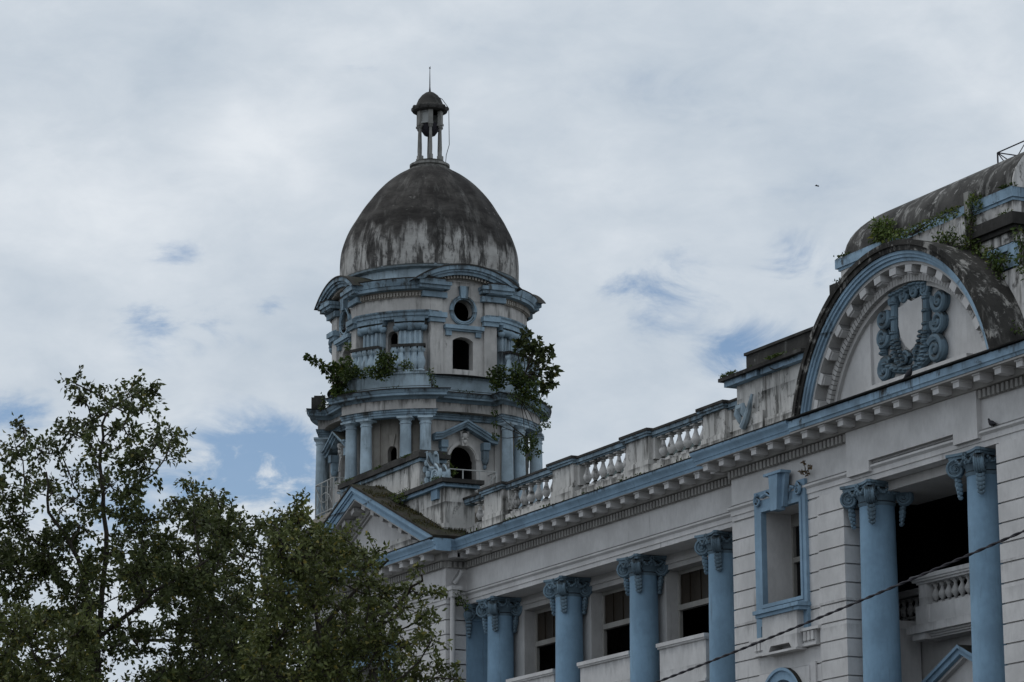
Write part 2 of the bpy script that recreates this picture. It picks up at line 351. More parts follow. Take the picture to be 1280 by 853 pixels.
class MB:
    def __init__(s, fr=None):
        s.v = []; s.f = []; s.fr = fr or I4
    def add(s, vs, fs, fr=None):
        k = len(s.v); mm = s.fr if fr is None else fr
        s.v.extend([mm @ Vector(p) for p in vs])
        s.f.extend([tuple(k + i for i in f) for f in fs])
    def box(s, u0, u1, v0, v1, z0, z1, fr=None):
        vs = [(u0, v0, z0), (u1, v0, z0), (u1, v1, z0), (u0, v1, z0), (u0, v0, z1), (u1, v0, z1), (u1, v1, z1), (u0, v1, z1)]
        s.add(vs, [(0, 3, 2, 1), (4, 5, 6, 7), (0, 1, 5, 4), (1, 2, 6, 5), (2, 3, 7, 6), (3, 0, 4, 7)], fr)
    def plate(s, outer, holes, v0, v1, fr=None):
        """polygon in (u, z) with holes, from depth v0 (back) to v1 (front)"""
        loops = [outer] + list(holes)
        tess = tessellate_polygon([[Vector((a, b, 0)) for a, b in lp] for lp in loops])
        flat = [p for lp in loops for p in lp]; n = len(flat)
        vs = [(a, v1, b) for a, b in flat] + [(a, v0, b) for a, b in flat]
        fs = [tuple(t) for t in tess] + [tuple(i + n for i in reversed(t)) for t in tess]
        k = 0
        for lp in loops:
            m = len(lp)
            for i in range(m):
                j = (i + 1) % m
                fs.append((k + i, k + j, k + j + n, k + i + n))
            k += m
        s.add(vs, fs, fr)
    def sweep(s, prof, path, closed=False, fr=None):
        """profile [(out, z)] along a plan path, outward = right hand of travel"""
        n = len(path); rows = []
        P = [Vector((p[0], p[1])) for p in path]
        for i in range(n):
            if closed or 0 < i < n - 1:
                d0 = (P[i] - P[i - 1]).normalized(); d1 = (P[(i + 1) % n] - P[i]).normalized()
            elif i == 0:
                d0 = d1 = (P[1] - P[0]).normalized()
            else:
                d0 = d1 = (P[i] - P[i - 1]).normalized()
            n0 = Vector((d0.y, -d0.x)); n1 = Vector((d1.y, -d1.x))
            mt = n0 + n1
            mt = mt / max(0.35, mt.length_squared / 2.0)
            rows.append([(P[i].x + mt.x * o, P[i].y + mt.y * o, z) for o, z in prof])
        m = len(prof); vs = [p for r_ in rows for p in r_]; fs = []
        rng = range(n if closed else n - 1)
        for i in rng:
            j = (i + 1) % n
            for k in range(m):
                q = (k + 1) % m
                fs.append((i * m + k, j * m + k, j * m + q, i * m + q))
        if not closed:
            fs.append(tuple(range(m))); fs.append(tuple((n - 1) * m + k for k in reversed(range(m))))
        s.add(vs, fs, fr)
    def lathe(s, prof, c=(0, 0), segs=24, a0=0.0, a1=2 * PI, fr=None, closed_prof=False):
        full = abs(a1 - a0 - 2 * PI) < 1e-6
        n = segs if full else segs + 1; m = len(prof)
        vs = []
        for i in range(n):
            a = a0 + (a1 - a0) * i / segs
            for r_, z in prof:
                vs.append((c[0] + r_ * math.cos(a), c[1] + r_ * math.sin(a), z))
        fs = []
        for i in range(segs):
            j = (i + 1) % n
            for k in range(m if closed_prof else m - 1):
                q = (k + 1) % m
                fs.append((i * m + k, j * m + k, j * m + q, i * m + q))
        if closed_prof and not full:
            fs.append(tuple(range(m))); fs.append(tuple((n - 1) * m + k for k in range(m)))
        s.add(vs, fs, fr)
    def tube(s, pts, rad, segs=8, caps=True, fr=None):
        pts = [Vector(p) for p in pts]; n = len(pts)
        if not hasattr(rad, '__len__'): rad = [rad] * n
        vs = []; up = None
        for i in range(n):
            d = (pts[min(i + 1, n - 1)] - pts[max(i - 1, 0)])
            d = d.normalized() if d.length > 1e-9 else Vector((0, 0, 1))
            if up is None:
                up = d.orthogonal().normalized()
            up = (up - d * up.dot(d))
            up = up.normalized() if up.length > 1e-6 else d.orthogonal().normalized()
            w = d.cross(up)
            for k in range(segs):
                a = 2 * PI * k / segs
                vs.append(tuple(pts[i] + (up * math.cos(a) + w * math.sin(a)) * rad[i]))
        fs = []
        for i in range(n - 1):
            for k in range(segs):
                q = (k + 1) % segs
                fs.append((i * segs + k, i * segs + q, (i + 1) * segs + q, (i + 1) * segs + k))
        if caps:
            fs.append(tuple(reversed(range(segs)))); fs.append(tuple((n - 1) * segs + k for k in range(segs)))
        s.add(vs, fs, fr)
    def ball(s, c, r, sx=1, sy=1, sz=1, n=8, fr=None):
        rings = max(4, n // 2 + 1); vs = [(c[0], c[1], c[2] - r * sz)]
        for i in range(1, rings):
            t = PI * i / rings
            for k in range(n):
                a = 2 * PI * k / n
                vs.append((c[0] + r * sx * math.sin(t) * math.cos(a), c[1] + r * sy * math.sin(t) * math.sin(a), c[2] - r * sz * math.cos(t)))
        vs.append((c[0], c[1], c[2] + r * sz)); L = len(vs) - 1; fs = []
        for k in range(n):
            q = (k + 1) % n
            fs.append((0, 1 + q, 1 + k)); fs.append((L, 1 + (rings - 2) * n + k, 1 + (rings - 2) * n + q))
            for i in range(rings - 2):
                a = 1 + i * n
                fs.append((a + k, a + q, a + n + q, a + n + k))
        s.add(vs, fs, fr)
    def mesh(s, name, mat, smooth=True, normals=True):
        me = bpy.data.meshes.new(name)
        me.from_pydata([tuple(p) for p in s.v], [], s.f)
        if normals:
            b = bmesh.new(); b.from_mesh(me)
            bmesh.ops.recalc_face_normals(b, faces=b.faces); b.to_mesh(me); b.free()
        me.materials.append(mat)
        if smooth:
            me.shade_smooth(); me.set_sharp_from_angle(angle=R(38))
        return me
    def build(s, name, mat, parent=None, **kw):
        return link(name, s.mesh(name, mat, **kw), parent)

def link(name, me, parent=None, loc=None):
    o = bpy.data.objects.new(name, me); COL.objects.link(o)
    if parent is not None:
        o.parent = parent
        if loc is None:
            o.matrix_parent_inverse = Matrix.Translation(-world_loc(parent))
    if loc is not None: o.location = loc
    return o

def world_loc(o):
    p = Vector(o.location)
    if o.parent is not None:
        p = o.parent_matrix_world(o) if False else p + o.matrix_parent_inverse.translation + world_loc(o.parent)
    return p

def thing(name, label, cat, loc=(0, 0, 0), group=None):
    o = bpy.data.objects.new(name, None); COL.objects.link(o); o.location = loc
    o['label'] = label; o['category'] = cat
    if group: o['group'] = group
    return o
def tag(o, label, cat, group=None, kind=None):
    if label: o['label'] = label
    if cat: o['category'] = cat
    if group: o['group'] = group
    if kind: o['kind'] = kind
    return o

def spiral(c, r, turns, hand=1, start=0.0, tail=None, n=28):
    """spiral points in (u, z), outside to centre"""
    pts = []; rr = []
    for i in range(n + 1):
        t = i / n; a = start + hand * turns * 2 * PI * t; q = r * (1 - 0.88 * t)
        pts.append((c[0] + q * math.cos(a), c[1] + q * math.sin(a))); rr.append(1 - 0.55 * t)
    return pts, rr

def arcpts(cx, cz, r, a0, a1, n):
    return [(cx + r * math.cos(a0 + (a1 - a0) * i / n), cz + r * math.sin(a0 + (a1 - a0) * i / n)) for i in range(n + 1)]

# ------------------------------------------------------------------ ground
g = MB(); g.add([(-3000, -3000, 0), (3000, -3000, 0), (3000, 3000, 0), (-3000, 3000, 0)], [(0, 1, 2, 3)])
tag(g.build('ground', M['ground'], smooth=False, normals=False), None, None, kind='structure')
g = MB(); g.add([(-400, 22, 0.004), (400, 22, 0.004), (400, 36, 0.004), (-400, 36, 0.004)], [(0, 1, 2, 3)])
tag(g.build('road', paint('road_asphalt', (0.06, 0.06, 0.06), streak=0, patch=0.1, ledge=0, seed=40), smooth=False, normals=False), None, None, kind='structure')
g = MB(); g.box(-400, 400, 36, 42.0, 0, 0.14)
tag(g.build('pavement', paint('pavement_slabs', (0.22, 0.21, 0.2), streak=0, patch=0.1, ledge=0, seed=41), smooth=False), None, None, kind='structure')

# ================================================================== THE BUILDING
F0 = frame((0, 43.0), (0, -1))            # u = world X, v = 43 - Y
BLD = thing('colonial_building', 'long white colonial office building with blue columns, balustrade, arched pediment and mossy gable', 'building', (-80, 43, 0))
def part(mb, name, mat, parent=None, **kw): return mb.build(name, mat, parent or BLD, **kw)

XA0, XA1 = -103.05, -90.95      # corner pavilion with the triangular gable
XB = -72.72                     # arched pavilion begins
VA, VB = 0.77, 0.40
XR = -48.0
G0, GS = 15.02, 0.487           # topmost rustication joint and course height

def rustic(mb, u0, u1, v, zt=15.5, zb=8.9, skip=None, depth=0.30, fr=F0, proud=0.045):
    """banded rustication: courses with sunk joints; skip = list of (u0,u1,z0,z1) openings"""
    k = 0; top = zt
    joints = [G0 - GS * i for i in range(40) if G0 - GS * i > zb]
    edges = [zt] + joints + [zb]
    for i in range(len(edges) - 1):
        a, b = edges[i], edges[i + 1]
        t = a - (0.02 if i else 0); bo = b + 0.02
        segs = [(u0, u1)]
        if skip:
            for (s0, s1, sz0, sz1) in skip:
                if bo < sz1 - 0.05 and t > sz0 + 0.05:
                    ns = []
                    for (p, q) in segs:
                        if s0 > p: ns.append((p, min(q, s0)))
                        if s1 < q: ns.append((max(p, s1), q))
                    segs = [x for x in ns if x[1] - x[0] > 0.02]
        for (p, q) in segs:
            mb.box(p, q, v - depth, v, bo, t, fr)
            
# ---- main wall behind the columns, with window openings
cols_x = [-89.25, -84.33, -79.43, -74.68]
wins = []
for i in range(4):
    x0 = (-88.95 if i == 0 else 0)
edges = [(-88.45, -86.0), (-83.75, -81.2), (-78.90, -76.3)]
wins = [(a, b) for a, b in edges]
WV = -0.9                                   # wall plane behind the colonnade
w = MB(F0)
holes = [[(a, 9.0), (b, 9.0), (b, 15.12), (a, 15.12)] for a, b in wins]
w.plate([(-91.6, 0), (XB + 0.3, 0), (XB + 0.3, 15.9), (-91.6, 15.9)], holes, WV - 0.55, WV)
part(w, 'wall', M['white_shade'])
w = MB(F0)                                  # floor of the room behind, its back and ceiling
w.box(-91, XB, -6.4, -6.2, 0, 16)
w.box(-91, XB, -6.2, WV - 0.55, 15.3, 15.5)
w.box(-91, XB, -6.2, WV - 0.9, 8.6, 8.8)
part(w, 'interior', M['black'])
for a, b in wins:
    f = MB(F0)
    v0, v1 = WV - 0.50, WV - 0.40
    f.box(a, a + 0.09, v0, v1, 9.0, 15.12); f.box(b - 0.09, b, v0, v1, 9.0, 15.12)
    f.box(a + 0.09, b - 0.09, v0, v1, 15.0, 15.12); f.box(a + 0.09, b - 0.09, v0 - 0.02, v1 + 0.06, 13.92, 14.08)
    f.box(a + 0.09, b - 0.09, v0, v1, 12.55, 12.7)
    fo = part(f, 'window', M['timber'])
    p = MB(F0); p.box(a + 0.09, b - 0.09, v0 + 0.03, v0 + 0.05, 14.08, 15.0)
    for t in (0.25, 0.5, 0.75):
        uu = a + (b - a) * t; p.box(uu - 0.025, uu + 0.025, v0 + 0.05, v0 + 0.08, 14.08, 15.0)
    p.build('pane', M['pane'], fo)
# the narrow moulded band between the openings and the soffit
w = MB(F0); w.box(-90.9, XB, WV, WV + 0.05, 15.28, 15.40)
part(w, 'wall_band', M['white_shade'])

# ---- aprons between the columns
for a, b in [(-88.40, -85.05), (-83.40, -80.02), (-78.32, -75.45)]:
    p = MB(F0)
    p.box(a + 0.07, b - 0.07, WV, -0.28, 8.5, 12.64)
    p.box(a + 0.02, b - 0.02, WV, -0.23, 12.64, 12.70); p.box(a, b, WV, -0.19, 12.70, 12.81)
    p.box(a + 0.03, b - 0.03, -0.30, -0.225, 11.45, 11.53)
    part(p, 'window_apron', M['white'])

# ---- architrave and frieze (swept round every break of the plan)
def Yv(v): return 43.0 - v
PLAN = [(XA0, Yv(-9)), (XA0, Yv(VA)), (XA1, Yv(VA)), (XA1, Yv(0)), (XB, Yv(0)), (XB, Yv(VB)), (XR, Yv(VB))]
fz = MB()
fz.sweep([(-0.9, 15.56), (0.0, 15.56), (0.0, 15.70), (0.03, 15.71), (0.03, 15.84), (0.10, 15.90), (0.10, 15.95), (0.0, 16.02), (0.0, 16.75), (-0.9, 16.75)], PLAN)
part(fz, 'frieze', M['white'])
# ---- bed moulding, dentils
def dentil_row(mb, x0, x1, v, z0=16.76, z1=16.96, step=0.19, w=0.11, d=0.10):
    n = int((x1 - x0) / step)
    for i in range(n):
        c = x0 + (x1 - x0) * (i + 0.5) / n
        mb.box(c - w / 2, c + w / 2, v, v + d, z0, z1, F0)
SOFF = [(-0.9, 16.75), (0.04, 16.75), (0.04, 16.97), (0.20, 16.99), (0.24, 17.08), (0.24, 17.22), (0.72, 17.22), (0.72, 17.27), (-0.9, 17.27)]
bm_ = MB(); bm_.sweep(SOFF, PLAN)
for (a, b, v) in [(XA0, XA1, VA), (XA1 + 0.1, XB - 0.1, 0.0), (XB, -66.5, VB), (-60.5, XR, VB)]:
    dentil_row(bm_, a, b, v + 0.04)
n = 5
for i in range(4):
    c = Yv(VA) + 0.77 * (i + 0.5) / 4
    bm_.box(XA1 + 0.04, XA1 + 0.14, c - 0.055, c + 0.055, 16.76, 16.96, I4)
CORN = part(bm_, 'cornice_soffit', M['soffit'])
# ---- crown moulding
CROWN = [(0.30, 17.24), (0.725, 17.24), (0.74, 17.33), (0.76, 17.34), (0.765, 17.39), (0.80, 17.46), (0.835, 17.50), (0.85, 17.54), (0.85, 17.59), (0.30, 17.59)]
cm = MB(); cm.sweep(CROWN, [(XA0, Yv(-9)), (XA0, Yv(VA)), (XA1, Yv(VA)), (XA1, Yv(0)), (XB, Yv(0)), (XB, Yv(VB)), (-68.35, Yv(VB))])
part(cm, 'crown_moulding', M['blue_trim'])
cm = MB(F0); cm.sweep([(0.30, 17.28), (0.735, 17.28), (0.75, 17.36), (0.78, 17.37), (0.78, 17.56), (0.30, 17.56)], [(-68.35, Yv(VB)), (XR, Yv(VB))], fr=I4)
part(cm, 'corona', M['blue_arch'])
# ---- cement weathering on top of the cornice
tp = MB(); tp.sweep([(-0.6, 17.593), (0.86, 17.593), (0.875, 17.62), (0.0, 17.80), (-0.6, 17.82)], PLAN)
part(tp, 'cornice_top', M['mould'])

# ---- modillions, one mesh shared
mo = MB(); mo.box(-0.13, 0.13, 0.0, 0.39, 0.035, 0.215); mo.box(-0.16, 0.16, 0.0, 0.42, 0.175, 0.219)
modme = mo.mesh('modillion', M['white'])
def put(me, name, parent, loc, rz=0.0):
    o = link(name, me, parent)
    o.matrix_world = Matrix.Translation(loc) @ Matrix.Rotation(rz, 4, 'Z')
    o.matrix_parent_inverse = Matrix.Translation(-world_loc(parent))
    o.location = loc; o.rotation_euler = (0, 0, rz)
    return o
xs = [-90.45 + 0.9 * i for i in range(0, 20)]
for x in xs:
    if x < XB - 0.2: put(modme, 'modillion', CORN, (x, Yv(0.24), 17.0), PI)
for i in range(14):
    put(modme, 'modillion', CORN, (XA0 + 0.35 + 0.905 * i * (12.1 / 12.67), Yv(VA + 0.24), 17.0), PI)
put(modme, 'modillion', CORN, (XA1 + 0.24, Yv(VA - 0.1), 17.0), -PI / 2)
put(modme, 'modillion', CORN, (XA1 + 0.24, Yv(0.0) - 0.1, 17.0), -PI / 2)
x = XB - 0.35
while x < XR:
    put(modme, 'modillion', CORN, (x, Yv(VB + 0.24), 17.0), PI); x += 0.885

# ---- columns
def capital_mesh(name, r, a, mat):
    """angular ionic capital, z = 0 at the top of the abacus"""
    mb = MB()
    def abacus(h, z0, z1, bite):
        pts = []
        cn = [(-h, -h), (h, -h), (h, h), (-h, h)]
        for i in range(4):
            p, q = Vector(cn[i]), Vector(cn[(i + 1) % 4]); d = (q - p).normalized(); inn = Vector((-d.y, d.x))
            p2, q2 = p + d * 0.07, q - d * 0.07
            for t in (0, .15, .3, .42, .58, .7, .85, 1.0):
                pts.append(tuple(p2.lerp(q2, t) + inn * bite * math.sin(PI * t)))
        k = len(pts)
        mb.add([(x, y, z0) for x, y in pts] + [(x, y, z1) for x, y in pts], [tuple(range(k)), tuple(range(k, 2 * k))] + [(i, (i + 1) % k, (i + 1) % k + k, i + k) for i in range(k)])
    abacus(a, -0.07, 0.0, 0.15); abacus(a - 0.05, -0.14, -0.07, 0.15)
    mb.lathe([(r, -0.60), (r + 0.03, -0.52), (r, -0.48), (r + 0.02, -0.40), (r + 0.11, -0.30), (r + 0.12, -0.22), (r + 0.02, -0.14), (0.1, -0.14)], segs=28)
    for k in range(24):
        t = 2 * PI * k / 24
        mb.ball(((r + 0.11) * math.cos(t), (r + 0.11) * math.sin(t), -0.28), 0.045, sz=1.5, n=6)
    for q in range(4):
        ang = PI / 4 + q * PI / 2
        d = Vector((math.cos(ang), math.sin(ang), 0)); p = Vector((-d.y, d.x, 0))
        fr = Matrix((d, p, Vector((0, 0, 1)))).transposed().to_4x4()
        R0 = a * 1.414 - 0.30; cz = -0.37; vr = 0.235
        # volute body with its rims
        for sgn in (-1, 1):
            pts, rr = spiral((R0, cz), vr, 2.3, hand=-1, start=PI / 2 + 0.3, n=34)
            mb.tube([(x, sgn * 0.10, z) for x, z in pts], [0.042 * t for t in rr], 6, fr=fr)
            mb.ball((R0, sgn * 0.10, cz), 0.05, n=6, fr=fr)
        ring = arcpts(R0, cz, vr - 0.03, 0, 2 * PI, 18)[:-1]
        mb.plate(ring, [], -0.095, 0.095, fr=fr)
        for w_ in (-0.055, 0.0, 0.055):
            mb.tube([(x, w_, z) for x, z in arcpts(R0, cz, vr - 0.02, -PI * 0.7, PI * 0.6, 14)], 0.028, 5, fr=fr)
        # arm from the abacus to the volute
        mb.tube([(R0 - 0.32, 0, -0.2), (R0 - 0.15, 0, -0.15), (R0 + 0.02, 0, -0.16)], [0.05, 0.08, 0.09], 6, fr=fr)
        # husk drop under the volute
        z = cz - vr - 0.02; x = R0 - 0.04
        for rad, h in ((0.10, 0.10), (0.115, 0.11), (0.10, 0.10), (0.085, 0.10), (0.075, 0.12)):
            mb.ball((x, 0, z - h * 0.4), rad, sx=0.9, sz=0.85, n=8, fr=fr)
            for sy in (-0.07, 0.07):
                mb.ball((x + 0.03, sy, z - h * 0.2), rad * 0.5, sz=1.1, n=6, fr=fr)
            z -= h; x -= 0.012
        # side flower and festoon
        ang2 = q * PI / 2
        d = Vector((math.cos(ang2), math.sin(ang2), 0)); p = Vector((-d.y, d.x, 0))
        fr = Matrix((d, p, Vector((0, 0, 1)))).transposed().to_4x4()
        for t in range(6):
            mb.ball((r + 0.14, 0.055 * math.cos(t * PI / 3), -0.10 + 0.055 * math.sin(t * PI / 3)), 0.04, n=6, fr=fr)
        for sgn in (-1, 1):
            L = [(r + 0.11, sgn * (0.04 + 0.30 * t), -0.30 + 0.13 * abs(t - 0.5) * 2 - 0.02) for t in (0, .2, .4, .6, .8, 1.0)]
            mb.tube(L, [0.035, .045, .05, .05, .045, .03], 6, fr=fr)
            for L_ in L: mb.ball((L_[0] + 0.03, L_[1], L_[2]), 0.045, n=6, fr=fr)
    return mb.mesh(name, mat)
def shaft_mesh(name, r0, r1, h, mat, segs=40):
    mb = MB(); prof = [(r0 * 1.35, -h), (r0 * 1.35, -h + 0.25), (r0 * 1.15, -h + 0.4), (r0, -h + 0.5)]
    for i in range(1, 13):
        t = i / 12; prof.append((r0 + (r1 - r0) * (t ** 1.7), -h + 0.5 + (h - 1.1) * t))
    mb.lathe(prof, segs=segs)
    return mb.mesh(name, mat)
capme = capital_mesh('capital', 0.42, 0.62, M['blue_cap'])
shme = shaft_mesh('column', 0.49, 0.42, 15.56, M['blue'])
for x in cols_x:
    c = put(shme, 'column', BLD, (x, Yv(-0.42), 15.56)); link('capital', capme, c, (0, 0, 0))
cap2 = capital_mesh('capital', 0.47, 0.72, M['blue_cap'])
sh2 = shaft_mesh('giant_column', 0.53, 0.46, 15.56, M['blue'])
for x in (-66.02, -61.12):
    c = put(sh2, 'column', BLD, (x, Yv(-0.05), 15.56)); link('capital', cap2, c, (0, 0, 0))
# antae on the return walls
an = MB(); an.box(XA1, XA1 + 0.16, Yv(0.02), Yv(-0.80), 0, 15.0)
an.box(XA1, XA1 + 0.20, Yv(0.06), Yv(-0.84), 15.0, 15.08)
ao = part(an, 'pilaster', M['blue'])
an = MB()
an.box(XA1, XA1 + 0.30, Yv(0.12), Yv(-0.9), 15.42, 15.555)
an.box(XA1, XA1 + 0.22, Yv(0.0), Yv(-0.8), 15.08, 15.42)
fr = Matrix.Translation((XA1 + 0.24, 0, 0))
for yy in (Yv(0.05), Yv(-0.84)):
    pts, rr = spiral((yy, 15.2), 0.22, 2.2, hand=-1, start=PI / 2, n=26)
    an.tube([(0.02, a, b) for a, b in pts], [0.05 * t for t in rr], 6, fr=fr)
    an.ball((0.0, yy, 15.2), 0.17, sx=0.5, n=10, fr=fr)
    z = 14.95
    for rad in (0.12, 0.13, 0.11, 0.09, 0.08):
        an.ball((0.0, yy + (0.02 if yy < 43.2 else -0.02), z), rad, sz=0.85, n=8, fr=fr); z -= 0.115
for t in range(6):
    an.ball((0.02, Yv(-0.1 - 0.12 * t), 15.25), 0.07, n=6, fr=fr)
an.build('capital', M['blue_cap'], ao)

# ---- corner pavilion wall
w = MB(F0)
AW = [(-99.2, -94.8, 9.2, 14.6)]
w.plate([(XA0 + 0.05, 0), (XA1 - 0.05, 0), (XA1 - 0.05, 15.56), (XA0 + 0.05, 15.56)], [[(-98.6, 9.4), (-95.4, 9.4), (-95.4, 14.2), (-98.6, 14.2)]], VA - 0.75, VA - 0.05)
rustic(w, XA0, -99.6, VA, depth=0.25); rustic(w, -94.4, XA1 - 0.004, VA, depth=0.25)
# return wall with the same courses, facing +X
FRX = frame((XA1, 0), (1, 0))               # u = world Y, v = X - XA1
w.box(Yv(VA) + 0.3, Yv(WV), -0.75, -0.05, 0, 15.56, FRX)
rustic(w, Yv(VA) + 0.002, Yv(0.02), 0.0, depth=0.2, fr=FRX)
part(w, 'wall', M['white'])
f = MB(F0)
f.plate([(-98.95, 9.2), (-95.05, 9.2), (-95.05, 14.6), (-98.95, 14.6)], [[(-98.6, 9.4), (-95.4, 9.4), (-95.4, 14.2), (-98.6, 14.2)]], VA - 0.045, VA + 0.10)
f.box(-99.2, -94.8, VA - 0.04, VA + 0.28, 14.6, 14.8)
wo = part(f, 'window', M['blue_trim'])
f = MB(F0); f.box(-98.6, -95.4, VA - 0.6, VA - 0.55, 9.4, 14.2); f.build('pane', M['pane'], wo)
f = MB(F0)
for k in (0.33, 0.66): f.box(-98.6 + 3.2 * k - 0.04, -98.6 + 3.2 * k + 0.04, VA - 0.55, VA - 0.48, 9.4, 14.2)
f.box(-98.6, -95.4, VA - 0.545, VA - 0.47, 12.6, 12.72); f.build('glazing_bars', M['blue_trim'], wo)
# lattice grille panel
f = MB(F0)
for i in range(10): f.box(-101.6 + i * 0.16, -101.56 + i * 0.16, VA + 0.01, VA + 0.04, 12.9, 14.4)
for i in range(9): f.box(-101.62, -100.1, VA + 0.04, VA + 0.07, 12.9 + i * 0.18, 12.94 + i * 0.18)
part(f, 'grille', M['blue_trim'])

# ---- triangular gable over the corner pavilion
GX, GZ, GE = -97.0, 20.42, 17.62           # apex and eaves
gl, gr_ = XA0 - 0.86, XA1 + 0.86
vF = VA + 0.85
def rake_band(mb, t0, t1, v0, v1, inset=0.0):
    """pair of raking strips between vertical offsets t0..t1 under the roof line"""
    for s_ in (-1, 1):
        xe = gl + inset if s_ < 0 else gr_ - inset
        sl_ = (GZ - GE) / (GX - gl)
        def zz(x, t): return GZ - abs(x - GX) * sl_ - t
        poly = [(xe, zz(xe, t0)), (xe, zz(xe, t1)), (GX, zz(GX, t1)), (GX, zz(GX, t0))]
        if s_ > 0: poly = poly[::-1]
        mb.plate(poly, [], v0, v1)
pd = MB(F0)
rake_band(pd, 0.0, 0.16, VA + 0.2, vF); rake_band(pd, 0.16, 0.24, VA + 0.2, vF - 0.05); rake_band(pd, 0.24, 0.44, VA + 0.2, vF - 0.10)
GB = part(pd, 'gable_moulding', M['blue_trim'])
pd = MB(F0)
rake_band(pd, 0.45, 0.50, VA - 0.1, vF - 0.14, 0.9)
rake_band(pd, 0.50, 0.86, VA - 0.1, VA + 0.16, 1.2); rake_band(pd, 0.86, 0.95, VA - 0.1, VA + 0.08, 1.6)
sl_ = (GZ - GE) / (GX - gl); ang = math.atan(sl_)
for s_ in (-1, 1):
    L = 6.9 / math.cos(ang)
    for i in range(26):
        d = 0.5 + i * 0.21; u = GX + s_ * d * math.cos(ang); z = GZ - 0.68 - d * math.sin(ang)
        if abs(u - GX) > 5.0: break
        pd.box(u - 0.055, u + 0.055, VA + 0.16, VA + 0.27, z - 0.10, z + 0.09)
    for i in range(7):
        d = 0.55 + i * 0.85; u = GX + s_ * d * math.cos(ang); z = GZ - 0.52 - d * math.sin(ang)
        if abs(u - GX) > 5.2: break
        fr = F0 @ Matrix.Translation((u, VA + 0.2, z)) @ Matrix.Rotation(s_ * ang, 4, 'Y')
        pd.box(-0.15, 0.15, 0, 0.40, -0.17, 0.0, fr)
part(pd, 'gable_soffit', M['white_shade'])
pd = MB(F0); pd.plate([(gl + 1.0, 17.65), (gr_ - 1.0, 17.65), (GX, GZ - 0.8)], [], VA - 0.3, VA + 0.0)
part(pd, 'tympanum', M['white'])
pd = MB(F0)
for s_ in (-1, 1):
    xe = gl - 0.03 if s_ < 0 else gr_ + 0.03
    poly = [(xe, GE + 0.005), (xe, GE + 0.07), (GX, GZ + 0.075), (GX, GZ + 0.005)]
    if s_ > 0: poly = poly[::-1]
    pd.plate(poly, [], -0.4, vF + 0.03)
    poly = [(xe, GE - 0.0), (GX, GZ - 0.02), (GX, 17.7), (xe, 17.62)]
    pd.plate(poly, [], -0.4, VA - 0.35)
part(pd, 'gable_roof', M['moss_roof'])

# ---- parapet over the corner pavilion: lower blocks, tall attic block, scroll consoles
for (a, b) in [(-95.4, -91.05), (-102.95, -98.6)]:
    pb = MB(F0); pb.box(a, b, -0.35, VA - 0.02, 17.7, 19.50); pb.box(a - 0.03, b + 0.06, -0.40, VA + 0.04, 17.7, 18.28)
    part(pb, 'parapet_block', M['white_parapet'])
    pb = MB(F0); pb.box(a - 0.2, b + 0.2, -0.45, VA + 0.16, 19.50, 19.62); part(pb, 'parapet_moulding', M['blue_trim'])
    pb = MB(F0); pb.box(a - 0.3, b + 0.35, -0.55, VA + 0.26, 19.62, 19.76); part(pb, 'parapet_coping', M['mould'])
for u in (-91.95, -102.6):
    pb = MB(F0); pb.box(u, u + 0.5, VA - 0.01, VA + 0.09, 19.16, 19.50); part(pb, 'parapet_bracket', M['blue_trim'])
pb = MB(F0); pb.box(-100.35, -93.75, -0.45, 0.42, 17.7, 20.84); pb.box(-94.45, -93.72, -0.2, 0.48, 19.7, 20.84); pb.box(-100.38, -99.6, -0.2, 0.48, 19.7, 20.84)
part(pb, 'attic_block', M['white_parapet'])
pb = MB(F0); pb.box(-100.5, -93.6, -0.5, 0.52, 20.84, 20.96); part(pb, 'attic_moulding', M['tower_blue'])
pb = MB(F0); pb.box(-100.62, -93.48, -0.6, 0.62, 20.96, 21.12); pb.box(-100.52, -93.58, -0.5, 0.52, 21.12, 21.24); part(pb, 'attic_coping', M['mould'])
for s_, X0 in ((1, -93.7), (-1, -100.4)):
    cs = MB(F0)
    def q(x, z): return (X0 + s_ * x, z)
    pts, rr = spiral(q(0.95, 20.16), 0.42, 2.2, hand=-s_ , start=PI / 2, n=30)
    body = [q(0.0, 19.78), q(1.35, 19.78), q(1.34, 20.15), q(1.15, 20.42), q(0.85, 20.50), q(0.55, 20.55), q(0.35, 20.75), q(0.25, 21.05), q(0.0, 21.12)]
    cs.plate(body if s_ > 0 else body[::-1], [], 0.02, 0.26)
    cs.plate(arcpts(q(0.95, 0)[0], 20.16, 0.36, 0, 2 * PI, 20)[:-1], [], 0.0, 0.31)
    for v in (0.0, 0.31):
        cs.tube([(a, v, b) for a, b in pts], [0.075 * t for t in rr], 7)
        cs.ball((q(0.95, 20.12)[0], v, 20.12), 0.10, n=8)
        cs.tube([q(0.93, 0)[0:1] + (v, 20.48), q(0.6, 0)[0:1] + (v, 20.55), q(0.36, 0)[0:1] + (v, 20.78), q(0.26, 0)[0:1] + (v, 21.1)], [0.07, .07, .07, .05], 7)
        for k in range(5):
            cs.ball((q(0.12 + 0.12 * (k % 3), 0)[0], v, 19.95 + 0.2 * k), 0.11, sz=1.3, n=7)
    for k in range(4):
        cs.tube([q(0.15 + 0.16 * k, 0)[0:1] + (0.08, 20.5), q(0.10 + 0.2 * k, 0)[0:1] + (0.2, 20.95), q(0.12 + 0.27 * k, 0)[0:1] + (0.3, 21.18 - 0.06 * k)], [0.06, 0.11, 0.07], 6)
    part(cs, 'scroll_console', M['tower_pale'])

